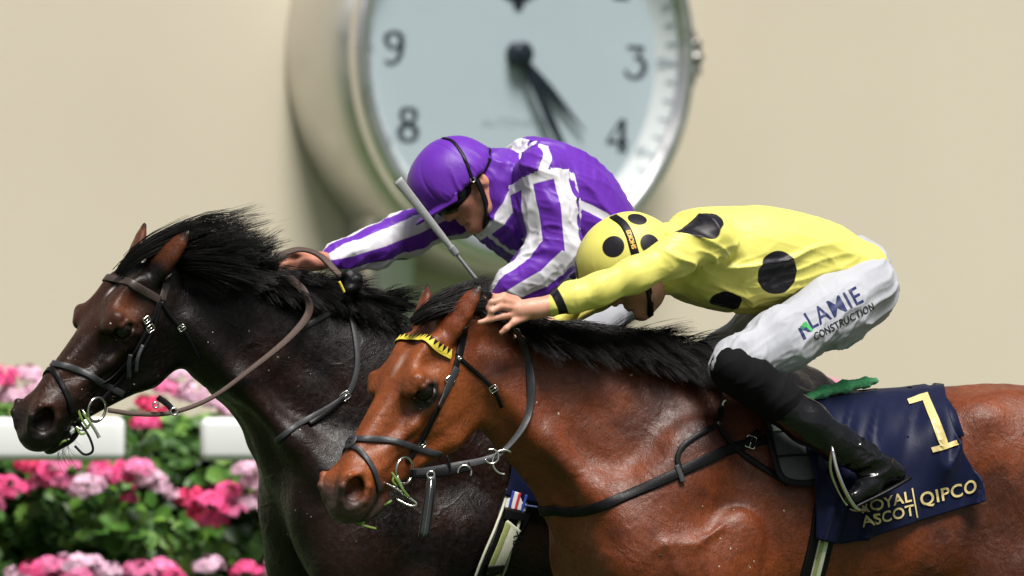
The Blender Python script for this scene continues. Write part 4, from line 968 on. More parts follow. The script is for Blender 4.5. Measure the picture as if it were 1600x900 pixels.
# whip in the purple rider's near hand
wp = empty('whip', tuple(JD(790, 495, .2))); tag(wp, 'grey racing whip with flat padded end held upright in the purple rider\'s near hand', 'whip')
W0, W1 = JD(826, 540, .26), JD(621, 281, .30)
wt = lambda t: W0 + (W1 - W0) * t
M_WHIP = plain('grey_whip_braid', (.26, .27, .31), .5, 0, .2, 200, .5)
tube('shaft', [wt(t) for t in (.20, .4, .6, .70)], [.0075, .0055, .005, .006], M_WHIP, wp)
tube('handle', [wt(t) for t in (0, .012, .02, .10, .2, .30, .33)], [.012, .0145, .012, .0115, .0115, .0105, .008], M_STRAP, wp, 4, 12)
tube('joint_cap', [wt(t) for t in (.345, .37, .40)], [.0105, .0095, .007], M_WHIP, wp, 3, 10)
e = nrm(W1 - W0); sN = np.array([0, -1, .2]); 
ribbon('flap', [wt(t) for t in (.58, .66, .8, .92, 1.0)], [sN] * 5, [.014, .020, .024, .027, .030], .007, plain('pale_grey_whip_foam', (.36, .37, .39), .6, 0, .15, 120, .4), wp)
ribbon('flap_binding', [wt(t) for t in (.555, .575, .60)], [sN] * 3, .021, .009, M_WHIP, wp)
# ------------------------------------------------------------------ tack, cloths, manes
M_GREYSTRAP = plain('worn_grey_leather', (.030, .031, .035), .46, 0, .25, 80, .3, Specular_IOR_Level=.35)
M_REIN_BROWN = plain('brown_rubber_rein', (.075, .045, .035), .55, 0, .25, 260, .6)
M_YBAND = plain('yellow_browband', (.70, .56, .06), .5, 0, .08, 60, .1)
M_GRASS = plain('chewed_grass', (.10, .17, .02), .7, 0, .3, 60, .2)
M_FOAM = plain('white_foam', (.72, .74, .72), .6, 0, .1, 90, .4)
def strap(name, h, pxs, width, mat, root, mirror=False, off=.0025, thick=.004, step=12, sub=None):
    """a strap hugging the horse along picture points of its near side; mirror carries it round the far side of the head"""
    p = np.array(pxs, float); p = catmull(p, max(2, int(np.linalg.norm(np.diff(p, axis=0), axis=1).mean() / step) + 1)) if len(p) > 2 else np.linspace(p[0], p[1], max(3, int(np.linalg.norm(p[1] - p[0]) / step)))
    c = [cast(h.bvh, x, y, off) for x, y in p]; pts = np.array([k[0] for k in c]); nor = np.array([k[1] for k in c])
    if mirror:
        HF = Frame() if mirror == 'body' else h.HF; q = HF.loc(h.W.loc(pts)); nq = nor @ h.W.R @ HF.R; keep = q[:, 1] > .004; q, nq = q[keep], nq[keep]
        m_ = np.array([1, -1, 1])
        q = np.vstack([(q * m_)[::-1], q]); nq = np.vstack([(nq * m_)[::-1], nq]); pts = h.W.out(HF.out(q)); nor = nq @ HF.R.T @ h.W.R.T
    pts = catmull(pts, 2); nor = catmull(nor, 2)
    for _ in range(3):
        nor[1:-1] = (nor[:-2] + 2 * nor[1:-1] + nor[2:]) / 4; pts[1:-1] = (pts[:-2] + 2 * pts[1:-1] + pts[2:]) / 4
    for i in list(range(len(pts))) * 2:
        hh = h.bvh.find_nearest(Vector(pts[i]))
        if hh[0] is not None:
            hn = np.array(hh[1]); hn = hn if hn @ nor[i] > 0 else -hn; gap = (pts[i] - np.array(hh[0])) @ hn
            if gap < off: pts[i] = np.array(hh[0]) + hn * off
    o = ribbon(name, pts, nor, width, thick, mat, root, 2)
    if sub is not None: o.parent = sub; o.matrix_parent_inverse = Matrix()
    return o, pts, nor
def ring(name, c, n_, r, wire, mat, root, a0=0., a1=2 * math.pi, sx=1.):
    n_ = nrm(n_); x = nrm(np.cross(n_, [0, 0, 1])); y = np.cross(n_, x); full = a1 - a0 > 6.2
    pts = [c + r * (sx * math.cos(a) * x + math.sin(a) * y) for a in (np.linspace(a0, a1, 17)[:-1] if full else np.linspace(a0, a1, 13))]
    return tube(name, pts, wire, mat, root, 3, 8, full)
def buckle(h, px, py, root, s_=.014, ang=.6, off=.005):
    c, n_ = cast(h.bvh, px, py, off); x = nrm(np.cross(n_, [0, 0, 1])); y = np.cross(n_, x); ca, sa = math.cos(ang), math.sin(ang); u, v = ca * x + sa * y, -sa * x + ca * y
    tube('buckle', [c + s_ * (a * u + b * .8 * v) for a, b in ((-1, -1), (0, -1.05), (1, -1), (1.05, 0), (1, 1), (0, 1.05), (-1, 1), (-1.05, 0))], .0022, M_CHROME, root, 2, 6, True)
    tube('buckle', [c - s_ * u + n_ * .001, c + s_ * u + n_ * .002], .0015, M_CHROME, root, 1, 6)
def free(J, rows): return [J(*p) for p in rows]
KB, KD = JB, JD

# bridle of the bay
br = empty('bridle', tuple(cast(HB.bvh, 700, 560)[0])); tag(br, 'black leather bridle with yellow zigzag browband on the bay horse\'s head', 'bridle', 'race bridles')
bb, bp, bn = strap('browband', HB, [(640, 520), (655, 525), (672, 534), (688, 545), (704, 555)], .026, M_STRAP, br, 'y')
p = catmull(bp, 3); q = catmull(bn, 3); d = np.gradient(p, axis=0); d /= np.linalg.norm(d, axis=1)[:, None]; sd_ = np.cross(d, q); sg = np.sign((sd_ @ (HB.Rw[:, 0])).mean()); sd_ *= sg      # sd_ points towards the nose
L_ = np.r_[0, np.cumsum(np.linalg.norm(np.diff(p, axis=0), axis=1))]
at = lambda s_, A: np.array([np.interp(s_, L_, A[:, i]) for i in range(3)])
ribbon('browband_edge', p + q * .0042 + sd_ * .009, q, .009, .0012, M_YBAND, br, 1)
nt_ = int(L_[-1] / .0155)
for i in range(nt_):
    s0 = (i + .5) * L_[-1] / nt_; V = []
    for t, hgt in ((-.0073, .006), (.0073, .006), (0, -.0155)):
        s1 = np.clip(s0 + t, 0, L_[-1]); b_ = at(s1, p) + at(s1, sd_) * hgt; n1 = at(s1, q); V += [b_ + n1 * .0035, b_ + n1 * .0062]
    o = link('zigzag_tooth', mesh('zigzag_tooth', V, [(1, 3, 5), (0, 4, 2), (0, 2, 3, 1), (2, 4, 5, 3), (4, 0, 1, 5)]), M_YBAND, smooth=False); adopt(o, br)
    o.parent = bb; o.matrix_parent_inverse = Matrix()
strap('headpiece', HB, [(726, 512), (722, 530), (716, 558)], .024, M_STRAP, br)
strap('cheekpiece', HB, [(716, 556), (706, 590), (690, 624), (674, 656), (660, 684), (646, 706), (636, 722)], .019, M_STRAP, br)
strap('cheekpiece', HB, [(712, 575), (698, 604), (682, 636)], .022, M_GREYSTRAP, br, off=.005)
c, n_ = cast(HB.bvh, 716, 560, .006); ring('stud', c, n_, .004, .004, M_CHROME, br)
buckle(HB, 702, 594, br, .013); buckle(HB, 658, 694, br, .012)
strap('noseband', HB, [(549, 690), (575, 686), (600, 687), (625, 692), (648, 699), (668, 706), (688, 710)], .019, M_GREYSTRAP, br, 'y')
strap('flash_strap', HB, [(556, 698), (568, 710), (580, 728), (588, 748), (592, 768)], .017, M_GREYSTRAP, br, 'y')
c, n_ = cast(HB.bvh, 551, 692, .007); V = []
x = nrm(np.cross(n_, [0, 0, 1])); y = np.cross(n_, x)
bm = bmesh.new(); bmesh.ops.create_uvsphere(bm, u_segments=24, v_segments=12, radius=1)
for v in bm.verts: v.co = Vector(c + x * v.co.x * .021 + y * v.co.y * .025 + n_ * v.co.z * .007)
me = bpy.data.meshes.new('nose_disc'); bm.to_mesh(me); bm.free(); nd = adopt(link('nose_disc', me, M_GREYSTRAP), br)
for a in range(4): e_ = math.pi / 4 + a * math.pi / 2; ribbon('disc_slot', [c + n_ * .0055 + (x * math.cos(e_) + y * math.sin(e_)) * t for t in (.004, .012)], [n_] * 2, .006, .002, M_STRAP, br, 2)
strap('throatlatch', HB, [(718, 560), (738, 578), (758, 594), (774, 612), (784, 636)], .012, M_STRAP, br); buckle(HB, 771, 607, br, .010)
nc = -HB.Rw[:, 1] * 0 + HB.Rw @ np.array([.0, 1, -.15])
BR = cast(HB.bvh, 628, 735, .012)[0]; BR[1] -= .01
ring('bit_ring', BR, HB.Rw @ np.array([-.1, 1, -.2]), .037, .0042, M_CHROME, br)
fr = lambda px, py, dy=0.: P(px, py, BR[1] + dy)
tube('bit_bar', [fr(602, 755, -.02), (fr(620, 764, -.03)), fr(648, 784, -.03), fr(650, 789, -.03), fr(640, 790, -.03), fr(618, 779, -.02)], .0034, M_CHROME, br)
tube('bit_link', [fr(618, 738, -.02), fr(624, 752, -.03), fr(630, 764, -.03)], .004, M_CHROME, br)
for a, b_, c_ in (((612, 738), (622, 752), (632, 772)), ((620, 745), (628, 762), (640, 778)), ((600, 790), (606, 786), (612, 782)), ((560, 818), (572, 822), (588, 826)), ((545, 812), (560, 818), (570, 816)), ((616, 742), (614, 752), (622, 760))):
    ribbon('grass_blade', [fr(*a, -.035), fr(*b_, -.04), fr(*c_, -.035)], [np.array([0, -1, .3])] * 3, .006, .001, M_GRASS, br)
rn = [fr(640, 738, .0), fr(670, 736, -.02), fr(715, 728, -.02), fr(760, 718, .02), fr(790, 702, .05)]
RH = JB(806, 512, .165); r2 = [cast(HB.bvh, x, y, .012)[0] for x, y in ((822, 655), (827, 600), (818, 550))]
ribbon('rein', rn + r2 + [RH], [np.array([0, -1, .25])] * 4 + [np.array([-.3, -1, .1])] * 5, [.020, .024, .024, .020, .016, .022, .026, .024, .02], .004, M_GREYSTRAP, br, 6)
ribbon('rein_billet', [fr(642, 741, -.005), fr(690, 738, -.026), fr(735, 729, -.022)], [np.array([0, -1, .25])] * 3, .026, .005, M_STRAP, br, 6)
ring('martingale_ring', fr(768, 713, .0), np.array([.2, -1, .1]), .020, .0028, M_CHROME, br, .4, 5.2)
ring('martingale_ring', fr(726, 738, -.03), np.array([.2, -1, .1]), .019, .0028, M_CHROME, br, 2.6, 6.4)
ring('martingale_ring', fr(788, 722, .03), np.array([.3, -1, .1]), .034, .0030, M_CHROME, br, -2.2, 1.6)
tube('rein_keeper', [fr(698, 712, -.03), fr(703, 728, -.032), fr(702, 746, -.03)], .0035, M_STRAP, br)
ribbon('hanging_strap', [fr(674, 744, -.035), fr(672, 770, -.035), fr(667, 806, -.035), fr(662, 840, -.035)], [np.array([.1, -1, .1])] * 4, [.024, .030, .032, .032], .008, M_GREYSTRAP, br, 4)
for e_ in (-.4, 0, .4): tube('strap_stitching', [fr(674 + e_ * 16, 750, -.045), fr(667 + e_ * 18, 806, -.045), fr(662 + e_ * 18, 838, -.045)], .0014, M_CHROME if e_ == 0 else M_STRAP, br, 2, 5)
buckle_c = fr(673, 742, -.04); ring('strap_buckle', buckle_c, np.array([.1, -1, .1]), .010, .003, M_CHROME, br)

# breastplate of the bay
bpl = empty('breastplate', tuple(cast(HB.bvh, 1000, 760)[0])); tag(bpl, 'black breastplate strap with yoke across the bay horse\'s shoulder', 'breastplate')
strap('breast_strap', HB, [(866, 796), (890, 800), (930, 794), (985, 772), (1040, 748), (1090, 724), (1140, 702), (1190, 688), (1250, 674)], .030, M_STRAP, bpl, 'body', thick=.005)
strap('yoke_strap', HB, [(1064, 738), (1058, 718), (1066, 698), (1090, 680), (1114, 668)], .016, M_STRAP, bpl, off=.004)
strap('yoke_strap', HB, [(1120, 664), (1132, 684), (1150, 702), (1180, 724), (1212, 744), (1230, 756)], .018, M_STRAP, bpl, off=.005)
strap('keeper', HB, [(1056, 728), (1062, 742), (1066, 754)], .016, M_GREYSTRAP, bpl, off=.007)
strap('strap_end', HB, [(1150, 702), (1166, 690), (1184, 674)], .016, M_STRAP, bpl, off=.006)
strap('snap_strap', HB, [(1126, 640), (1123, 652), (1118, 666)], .020, M_STRAP, bpl, off=.006)
tube('neck_cord', [cast(HB.bvh, x, y, .004)[0] for x, y in ((1125, 640), (1127, 618), (1118, 598), (1104, 584), (1086, 577))], .0032, M_GREYSTRAP, bpl)
buckle(HB, 1172, 692, bpl, .017, 1.2, .008); buckle(HB, 1120, 664, bpl, .006, .2, .008)
c = cast(HB.bvh, 1127, 636, .008)[0]; tube('snap_clip', [c, c + [.004, 0, .012], c + [.010, 0, .016]], .0045, M_CHROME, bpl)

# saddle of the bay: flap, girth, stirrup
sdl = empty('saddle', tuple(JB(1240, 640, 0))); tag(sdl, 'small black racing saddle under the yellow rider on the bay horse', 'saddle', 'race saddles')
def sheet(name, h, grid_px, off, mat, root, thick=.005, fold=None, n=8, m_=8):
    """a sheet laid on the horse's near side from rows of picture points"""
    G = np.array([catmull(np.array(r, float), n) for r in grid_px]); G = np.stack([catmull(G[:, j], m_) for j in range(G.shape[1])], 1)
    R_, C_ = G.shape[:2]; Q = np.zeros((R_, C_, 3)); Nn = np.zeros((R_, C_, 3))
    for i in range(R_):
        for j in range(C_):
            Q[i, j], Nn[i, j] = cast(h.bvh, *G[i, j])
    for _ in range(3):
        A = Nn.copy(); A[1:-1] += Nn[:-2] + Nn[2:]; A[:, 1:-1] += Nn[:, :-2] + Nn[:, 2:]; Nn = A / (np.linalg.norm(A, axis=2)[..., None] + 1e-9)
    o_ = off if fold is None else np.maximum(off + fold(G), off * .8)
    return plate(name, Q + Nn * (o_[..., None] if hasattr(o_, 'shape') else o_), thick, mat, root)
M_NAVY = silk_material('navy_cloth', (.0035, .006, .030), (.006, .010, .035), .5); bpy.data.materials['navy_cloth'].node_tree.nodes['Principled BSDF'].inputs['Specular IOR Level'].default_value = .15; 
M_FLAP = plain('grey_saddle_leather', (.055, .058, .062), .45, 0, .25, 70, .3)
sheet('saddle_flap', HB, [[(1178, 622), (1215, 618), (1250, 626)], [(1196, 672), (1232, 668), (1268, 676)], [(1206, 715), (1240, 712), (1276, 716)], [(1216, 748), (1245, 756), (1282, 752)]], .022, M_FLAP, sdl, .010)
strap('flap_edge', HB, [(1176, 622), (1194, 672), (1204, 715), (1216, 748), (1245, 758), (1282, 754)], .020, M_STRAP, sdl, off=.028)
strap('flap_patch', HB, [(1196, 656), (1206, 668), (1210, 680)], .032, plain('silver_patch', (.55, .55, .55), .5), sdl, off=.030, thick=.002)
strap('amber_tip', HB, [(1160, 612), (1170, 620), (1178, 634)], .018, plain('amber_leather', (.55, .24, .03), .5), sdl, off=.018)
strap('girth_seam', HB, [(1208, 718), (1240, 716), (1272, 718)], .006, M_STRAP, sdl, off=.034, thick=.002)
M_ELASTIC = plain('olive_elastic', (.30, .34, .12), .7, 0, .2, 90, .5); M_CREAM = plain('cream_elastic', (.62, .62, .50), .7, 0, .1, 90, .4)
strap('girth', HB, [(1292, 790), (1282, 850), (1268, 905), (1250, 980)], .075, M_STRAP, sdl, off=.002)
strap('girth_webbing', HB, [(1286, 844), (1276, 885), (1266, 925), (1250, 985)], .030, M_CREAM, sdl, off=.007)
strap('girth_stripe', HB, [(1283, 846), (1272, 890), (1262, 930)], .012, M_ELASTIC, sdl, off=.0115, thick=.002)
S0 = JB(1300, 690, .30)
tube('stirrup_leather', [JB(1262, 640, .29), JB(1282, 675, .33), JB(1302, 706, .385)], .0055, M_STRAP, sdl)
tube('stirrup_iron', [JB(1300, 700, .385), JB(1308, 735, .405), JB(1322, 770, .410), JB(1338, 794, .400), JB(1352, 797, .37)], .0058, M_CHROME, sdl)
tube('stirrup_iron', [JB(1300, 700, .385), JB(1298, 735, .345), JB(1312, 770, .320), JB(1330, 795, .325), JB(1352, 797, .37)], .0055, M_CHROME, sdl)

# number cloth of the bay
nc_ = empty('number_cloth', tuple(JB(1400, 620, 0))); tag(nc_, 'navy number cloth with gold 1 and sponsor lettering on the bay horse\'s flank', 'saddle cloth')
def nfold(G):
    x, y = G[..., 0], G[..., 1]; q = np.stack([x / 60 + y / 200, y / 330, 0 * x], -1).reshape(-1, 3)
    r = (1 - np.abs(vnoise(q, 1.6, 3))).reshape(x.shape); r2 = vnoise(q, 3.1, 7).reshape(x.shape)
    return .034 * r ** 3.5 * sstep(612, 690, y) + .005 * r2 + .012 * np.sin(x / 23 + y / 80) * sstep(740, 800, y)
ncl = sheet('cloth_panel', HB, [[(1225, 612), (1290, 614), (1375, 603), (1440, 601), (1474, 604)], [(1240, 660), (1300, 662), (1380, 655), (1450, 650), (1485, 655)], [(1258, 720), (1310, 724), (1395, 715), (1465, 708), (1502, 706)], [(1270, 790), (1315, 795), (1405, 780), (1480, 764), (1532, 752)], [(1270, 842), (1320, 848), (1400, 824), (1480, 800), (1536, 782)]], .014, M_NAVY, nc_, .004, nfold, 14, 12)
attr(ncl.data, 'pat', np.full(len(ncl.data.vertices), -1.)); nb_ = bvh_of(ncl)
far = []
for t in np.linspace(0, 1, 14):
    top = cast(HB.bvh, 1300 + 172 * t, 622)[0]; l0 = HB.W.loc(top); rowp = []
    for k in np.linspace(0, 1, 10):
        a = math.radians(20 + 150 * k); c = np.array([l0[0], 0, l0[2] - .20]); d_ = np.array([0, math.cos(a), math.sin(a)])
        hh = HB.bvh.ray_cast(Vector(HB.W.out(c + d_ * .8)), Vector(-(HB.W.R @ d_))); rowp.append(np.array(hh[0]) + .015 * np.array(hh[1]))
    far.append(rowp)
o = plate('cloth_back', far, .004, M_NAVY, nc_); attr(o.data, 'pat', np.full(len(o.data.vertices), -1.))
def px_decal(name, me, bvh, pxc, ex, ey, root, mat, off=.0045, div=.007):
    """lay flat artwork (metres) on a cloth: ex, ey are the picture directions of its axes"""
    bm = bmesh.new(); bm.from_mesh(me); bmesh.ops.triangulate(bm, faces=bm.faces[:])
    for _ in range(3):
        ed = [e for e in bm.edges if e.calc_length() > div]
        if ed: bmesh.ops.subdivide_edges(bm, edges=ed, cuts=1); bmesh.ops.triangulate(bm, faces=bm.faces[:])
    for v in bm.verts:
        c = np.array(pxc) + PPM * (np.array(ex) * v.co.x + np.array(ey) * v.co.y); p_, n_ = cast(bvh, *c); v.co = Vector(p_ + n_ * off)
    out = bpy.data.meshes.new(name); bm.to_mesh(out); bm.free(); o = adopt(link(name, out, mat, smooth=False), root); o.parent = ncl; o.matrix_parent_inverse = Matrix(); return o
one = strokes([[(-.085, .128, .024), (-.028, .130, .030), (-.002, .130, .03)], [(.0, .145, .034), (.0, -.11, .034)], [(-.060, -.114, .024), (.066, -.114, .024)]], 0); one.transform(Matrix.Scale(.62, 4))
px_decal('number_one', one, nb_, (1462, 662), (.964, -.265), (-.36, -.93), nc_, M_PALEGOLD)
for txt, c, sz in (('ROYAL', (1384, 786), .043), ('ASCOT', (1388, 807), .043), ('QIPCO', (1482, 771), .053)):
    px_decal('lettering', text_mesh(txt, sz, 0, 1.08, .0008), nb_, c, (.97, -.24), (-.14, -.98), nc_, M_PALEGOLD)
px_decal('divider', strokes([[(0, .042, .004), (0, -.042, .004)]], 0), nb_, (1428, 786), (.97, -.2), (-.16, -.98), nc_, M_PALEGOLD)

# green towel behind the saddle
tw = empty('saddle_towel', tuple(JB(1330, 605, 0))); tag(tw, 'fluffy green towel rolled behind the saddle on the bay horse', 'towel')
sd = Sdf(); limb(sd, JB, [(1262, 622, .16, .012), (1285, 612, .12, .015), (1320, 604, .08, .016), (1352, 598, .03, .013), (1368, 595, 0, .009)], .02)
m = N('green_towelling'); m.set(Base_Color=m.mix(m.noise(200, 3), (.01, .24, .07), (.04, .52, .17)), Roughness=.9, Sheen_Weight=.3); m.bump(m.noise(350, 3), 1.0, .006)
surf(sd, .0035, 'towel_roll', m.m, tw, disp=lambda V: .0015 * vnoise(V, 60, 3) + .002 * vnoise(V, 150, 5), it=0)

# bridle of the dark horse
bd_ = empty('bridle', tuple(cast(HD.bvh, 250, 470)[0])); tag(bd_, 'dark brown leather bridle with loose ring bit on the near-black horse\'s head', 'bridle', 'race bridles')
M_BRN = plain('dark_brown_leather', (.045, .030, .028), .42, 0, .25, 70, .25)
strap('browband', HD, [(178, 434), (196, 440), (215, 449), (232, 459), (249, 469)], .025, M_BRN, bd_, 'y')
strap('headpiece', HD, [(262, 430), (258, 448), (252, 470)], .024, M_BRN, bd_)
strap('cheekpiece', HD, [(247, 470), (240, 494), (228, 518), (205, 556), (180, 584), (158, 600)], .012, M_STRAP, bd_)
strap('cheekpiece', HD, [(250, 470), (244, 500), (232, 528), (214, 558), (190, 590), (168, 614), (156, 628)], .012, M_STRAP, bd_)
buckle(HD, 228, 500, bd_, .010); buckle(HD, 234, 513, bd_, .011)
fd_ = lambda px, py, off=.012: cast(HD.bvh, px, py, off)[0]
ribbon('strap_end', [fd_(200, 550), fd_(196, 566, .02), fd_(197, 584, .025)], [np.array([0, -1, .2])] * 3, .013, .003, M_GREYSTRAP, bd_); ribbon('strap_end', [fd_(220, 538), fd_(210, 556, .02), fd_(207, 576, .025)], [np.array([0, -1, .2])] * 3, .011, .003, M_GREYSTRAP, bd_)
strap('throatlatch', HD, [(252, 472), (266, 494), (284, 513), (296, 530), (312, 562)], .011, M_STRAP, bd_); buckle(HD, 284, 512, bd_, .009)
strap('noseband', HD, [(82, 570), (105, 573), (132, 583), (158, 598), (176, 608), (192, 616)], .020, M_GREYSTRAP, bd_, 'y')
strap('flash_strap', HD, [(84, 578), (96, 600), (106, 622), (112, 646)], .017, M_STRAP, bd_, 'y')
BD = cast(HD.bvh, 148, 638, .012)[0]; BD[1] -= .008
ring('bit_ring', BD, HD.Rw @ np.array([-.1, 1, -.2]), .035, .0045, M_CHROME, bd_)
gd_ = lambda px, py, dy=0.: P(px, py, BD[1] + dy)
tube('bit_bar', [gd_(128, 640, -.01), gd_(140, 658, -.02), gd_(152, 678, -.02), gd_(155, 684, -.02)], [.004, .004, .005, .006], M_CHROME, bd_)
tube('lip_strap', [gd_(116, 650, -.01), gd_(126, 662, -.015), gd_(140, 684, -.02), gd_(145, 704, -.02), gd_(132, 710, -.02), gd_(117, 697, -.01)], .0038, M_STRAP, bd_)
tube('bit_link', [gd_(118, 666, -.01), gd_(130, 672, -.015), gd_(142, 662, -.015)], .0035, M_CHROME, bd_)
sdf_ = Sdf()
for i, (x, y, r) in enumerate([(100, 672, .014), (108, 664, .012), (96, 684, .013), (104, 682, .012), (114, 656, .010), (90, 694, .010), (122, 650, .009), (112, 674, .009)]): sdf_.ell(gd_(x, y, -.002), (r, r * .7, r), .008, mir=False)
surf(sdf_, .0028, 'mouth_foam', M_FOAM, bd_, disp=lambda V: .004 * vnoise(V, 140, 2) + .002 * vnoise(V, 260, 4), it=0)
for a, b_, c_ in (((122, 640), (128, 655), (138, 670)), ((130, 645), (140, 660), (150, 675)), ((92, 696), (98, 690), (104, 688)), ((120, 668), (126, 678), (136, 676))):
    ribbon('grass_blade', [gd_(*a, -.02), gd_(*b_, -.024), gd_(*c_, -.02)], [np.array([0, -1, .3])] * 3, .007, .001, M_GRASS, bd_)
RN = [(168, 641, .07), (215, 647, .08), (268, 645, .09), (330, 622, .11), (395, 575, .13), (452, 528, .135), (482, 488, .125), (474, 456, .105), (448, 432, .085), (430, 418, .05), (440, 400, .0), (470, 391, -.05), (502, 402, -.06), (528, 428, -.02), (545, 438, .03)]
rp = [gd_(168, 641), *[JD(a, b, l) for a, b, l in RN[1:]]]
for i in range(3, 9):                                                       # keep the rein off the neck
    hh = HD.bvh.ray_cast(Vector(CAMP), Vector(rp[i] - CAMP).normalized())
    if hh[0] is not None and hh[0].y < rp[i][1] + .015: rp[i] = np.array(hh[0]) + np.array(hh[1]) * .014
ribbon('rein', rp, [np.array([0, -1, .3])] * 6 + [np.array([.35, -1, .1])] * 3 + [np.array([0, -.6, .8])] * 6, [.014, .014, .013, .013, .016, .020, .024, .026, .026, .024, .024, .026, .024, .02, .018], .006, M_REIN_BROWN, bd_, 8)
ribbon('rein_buckle_strap', [gd_(248, 622, .05), gd_(262, 632, .02), gd_(272, 644, -.01)], [np.array([0, -1, .3])] * 3, .018, .006, M_STRAP, bd_); ring('rein_ring', gd_(272, 643, -.015), np.array([.3, -1, .1]), .010, .003, M_CHROME, bd_); ring('rein_ring', gd_(243, 633, .03), np.array([.3, -1, .1]), .008, .003, M_CHROME, bd_)
# rein knot on the neck
sd = Sdf(); limb(sd, JD, [(545, 432, .09, .022), (554, 440, .10, .024), (546, 452, .11, .018)], .01); surf(sd, .004, 'rein_knot', M_STRAP, bd_, disp=lambda V: .003 * vnoise(V, 70, 2), it=1)
tube('knot_cord', [JD(530, 440, .135), JD(534, 448, .135), JD(538, 457, .135)], .004, M_YBAND, bd_)

ns = empty('neck_strap', tuple(cast(HD.bvh, 555, 560)[0])); tag(ns, 'grey leather strap buckled round the near-black horse\'s neck', 'neck strap')
strap('strap_band', HD, [(534, 470), (548, 498), (556, 535), (558, 570), (552, 598), (539, 620), (505, 642), (465, 664), (432, 690)], .018, M_GREYSTRAP, ns); buckle(HD, 539, 619, ns, .013); strap('strap_end', HD, [(536, 622), (512, 644), (482, 664)], .014, M_STRAP, ns, off=.006)

# saddle and cloth of the dark horse, seen between the bay's head and chest
s2 = empty('saddle', tuple(JD(870, 600, 0))); tag(s2, 'racing saddle with pale green girth strapped on the near-black horse', 'saddle', 'race saddles')
strap('girth', HD, [(812, 772), (796, 815), (776, 860), (754, 910), (740, 970)], .105, M_STRAP, s2, off=.010)
strap('girth_edge', HD, [(790, 772), (770, 820), (752, 862), (733, 910)], .008, M_CREAM, s2, off=.015); strap('girth_edge', HD, [(820, 772), (808, 815), (792, 855), (775, 910)], .008, M_CREAM, s2, off=.015)
strap('girth_webbing', HD, [(797, 820), (783, 850), (768, 888)], .062, M_CREAM, s2, off=.018)
strap('girth_stripe', HD, [(786, 818), (773, 848), (758, 884)], .022, M_ELASTIC, s2, off=.0225, thick=.002)
strap('girth_webbing', HD, [(764, 894), (752, 930), (740, 965)], .062, M_ELASTIC, s2, off=.018)
strap('girth_keeper', HD, [(801, 797), (797, 812)], .068, M_STRAP, s2, off=.020); strap('girth_keeper', HD, [(766, 880), (763, 894)], .075, M_STRAP, s2, off=.023)
for i, (c_, w_) in enumerate((((.75, .75, .76), 0), ((.02, .05, .35), -10), ((.6, .02, .03), 0), ((.02, .05, .35), 10))):
    strap('elastic_stripe', HD, [(809 + w_, 770 + w_ * .3), (806 + w_, 780 + w_ * .3), (801 + w_, 796 + w_ * .3)], .066 if i == 0 else .008, plain('elastic_%d' % i, c_, .6), s2, off=.017 + .005 * (i > 0), thick=.002)
gb = cast(HD.bvh, 797, 845, .023); c = gb[0]; n2 = nrm(gb[1] + np.array([0, -1, 0])); gx = cast(HD.bvh, 784, 872)[0] - cast(HD.bvh, 800, 838)[0]
me = text_mesh('SAY', .036, 0, 1.0, .0008)
x = nrm(-(gx - (gx @ n2) * n2)); y = np.cross(n2, x); 
for v in me.vertices: v.co = Vector(c + x * v.co.x + y * v.co.y + n2 * .0035)
adopt(link('girth_lettering', me, M_STRAP, smooth=False), s2)
c2 = empty('number_cloth', tuple(JD(900, 600, 0))); tag(c2, 'plain navy saddle cloth on the near-black horse beside its girth', 'saddle cloth')
o = sheet('cloth_panel', HD, [[(800, 560), (880, 562), (980, 560)], [(800, 660), (880, 660), (990, 655)], [(795, 740), (880, 735), (1000, 730)], [(786, 775), (850, 790), (1005, 800)]], .012, M_NAVY, c2, .004, lambda G: .014 * (1 - np.abs(vnoise(np.stack([G[..., 0] / 40, G[..., 1] / 160, 0 * G[..., 0]], -1).reshape(-1, 3), 1.4, 3))).reshape(G.shape[:2]) ** 2, 8, 8)
attr(o.data, 'pat', np.full(len(o.data.vertices), -1.))
strap('cloth_hem', HD, [(812, 788), (840, 792), (866, 796)], .006, plain('pale_blue_binding', (.05, .07, .20), .6), c2, off=.018)

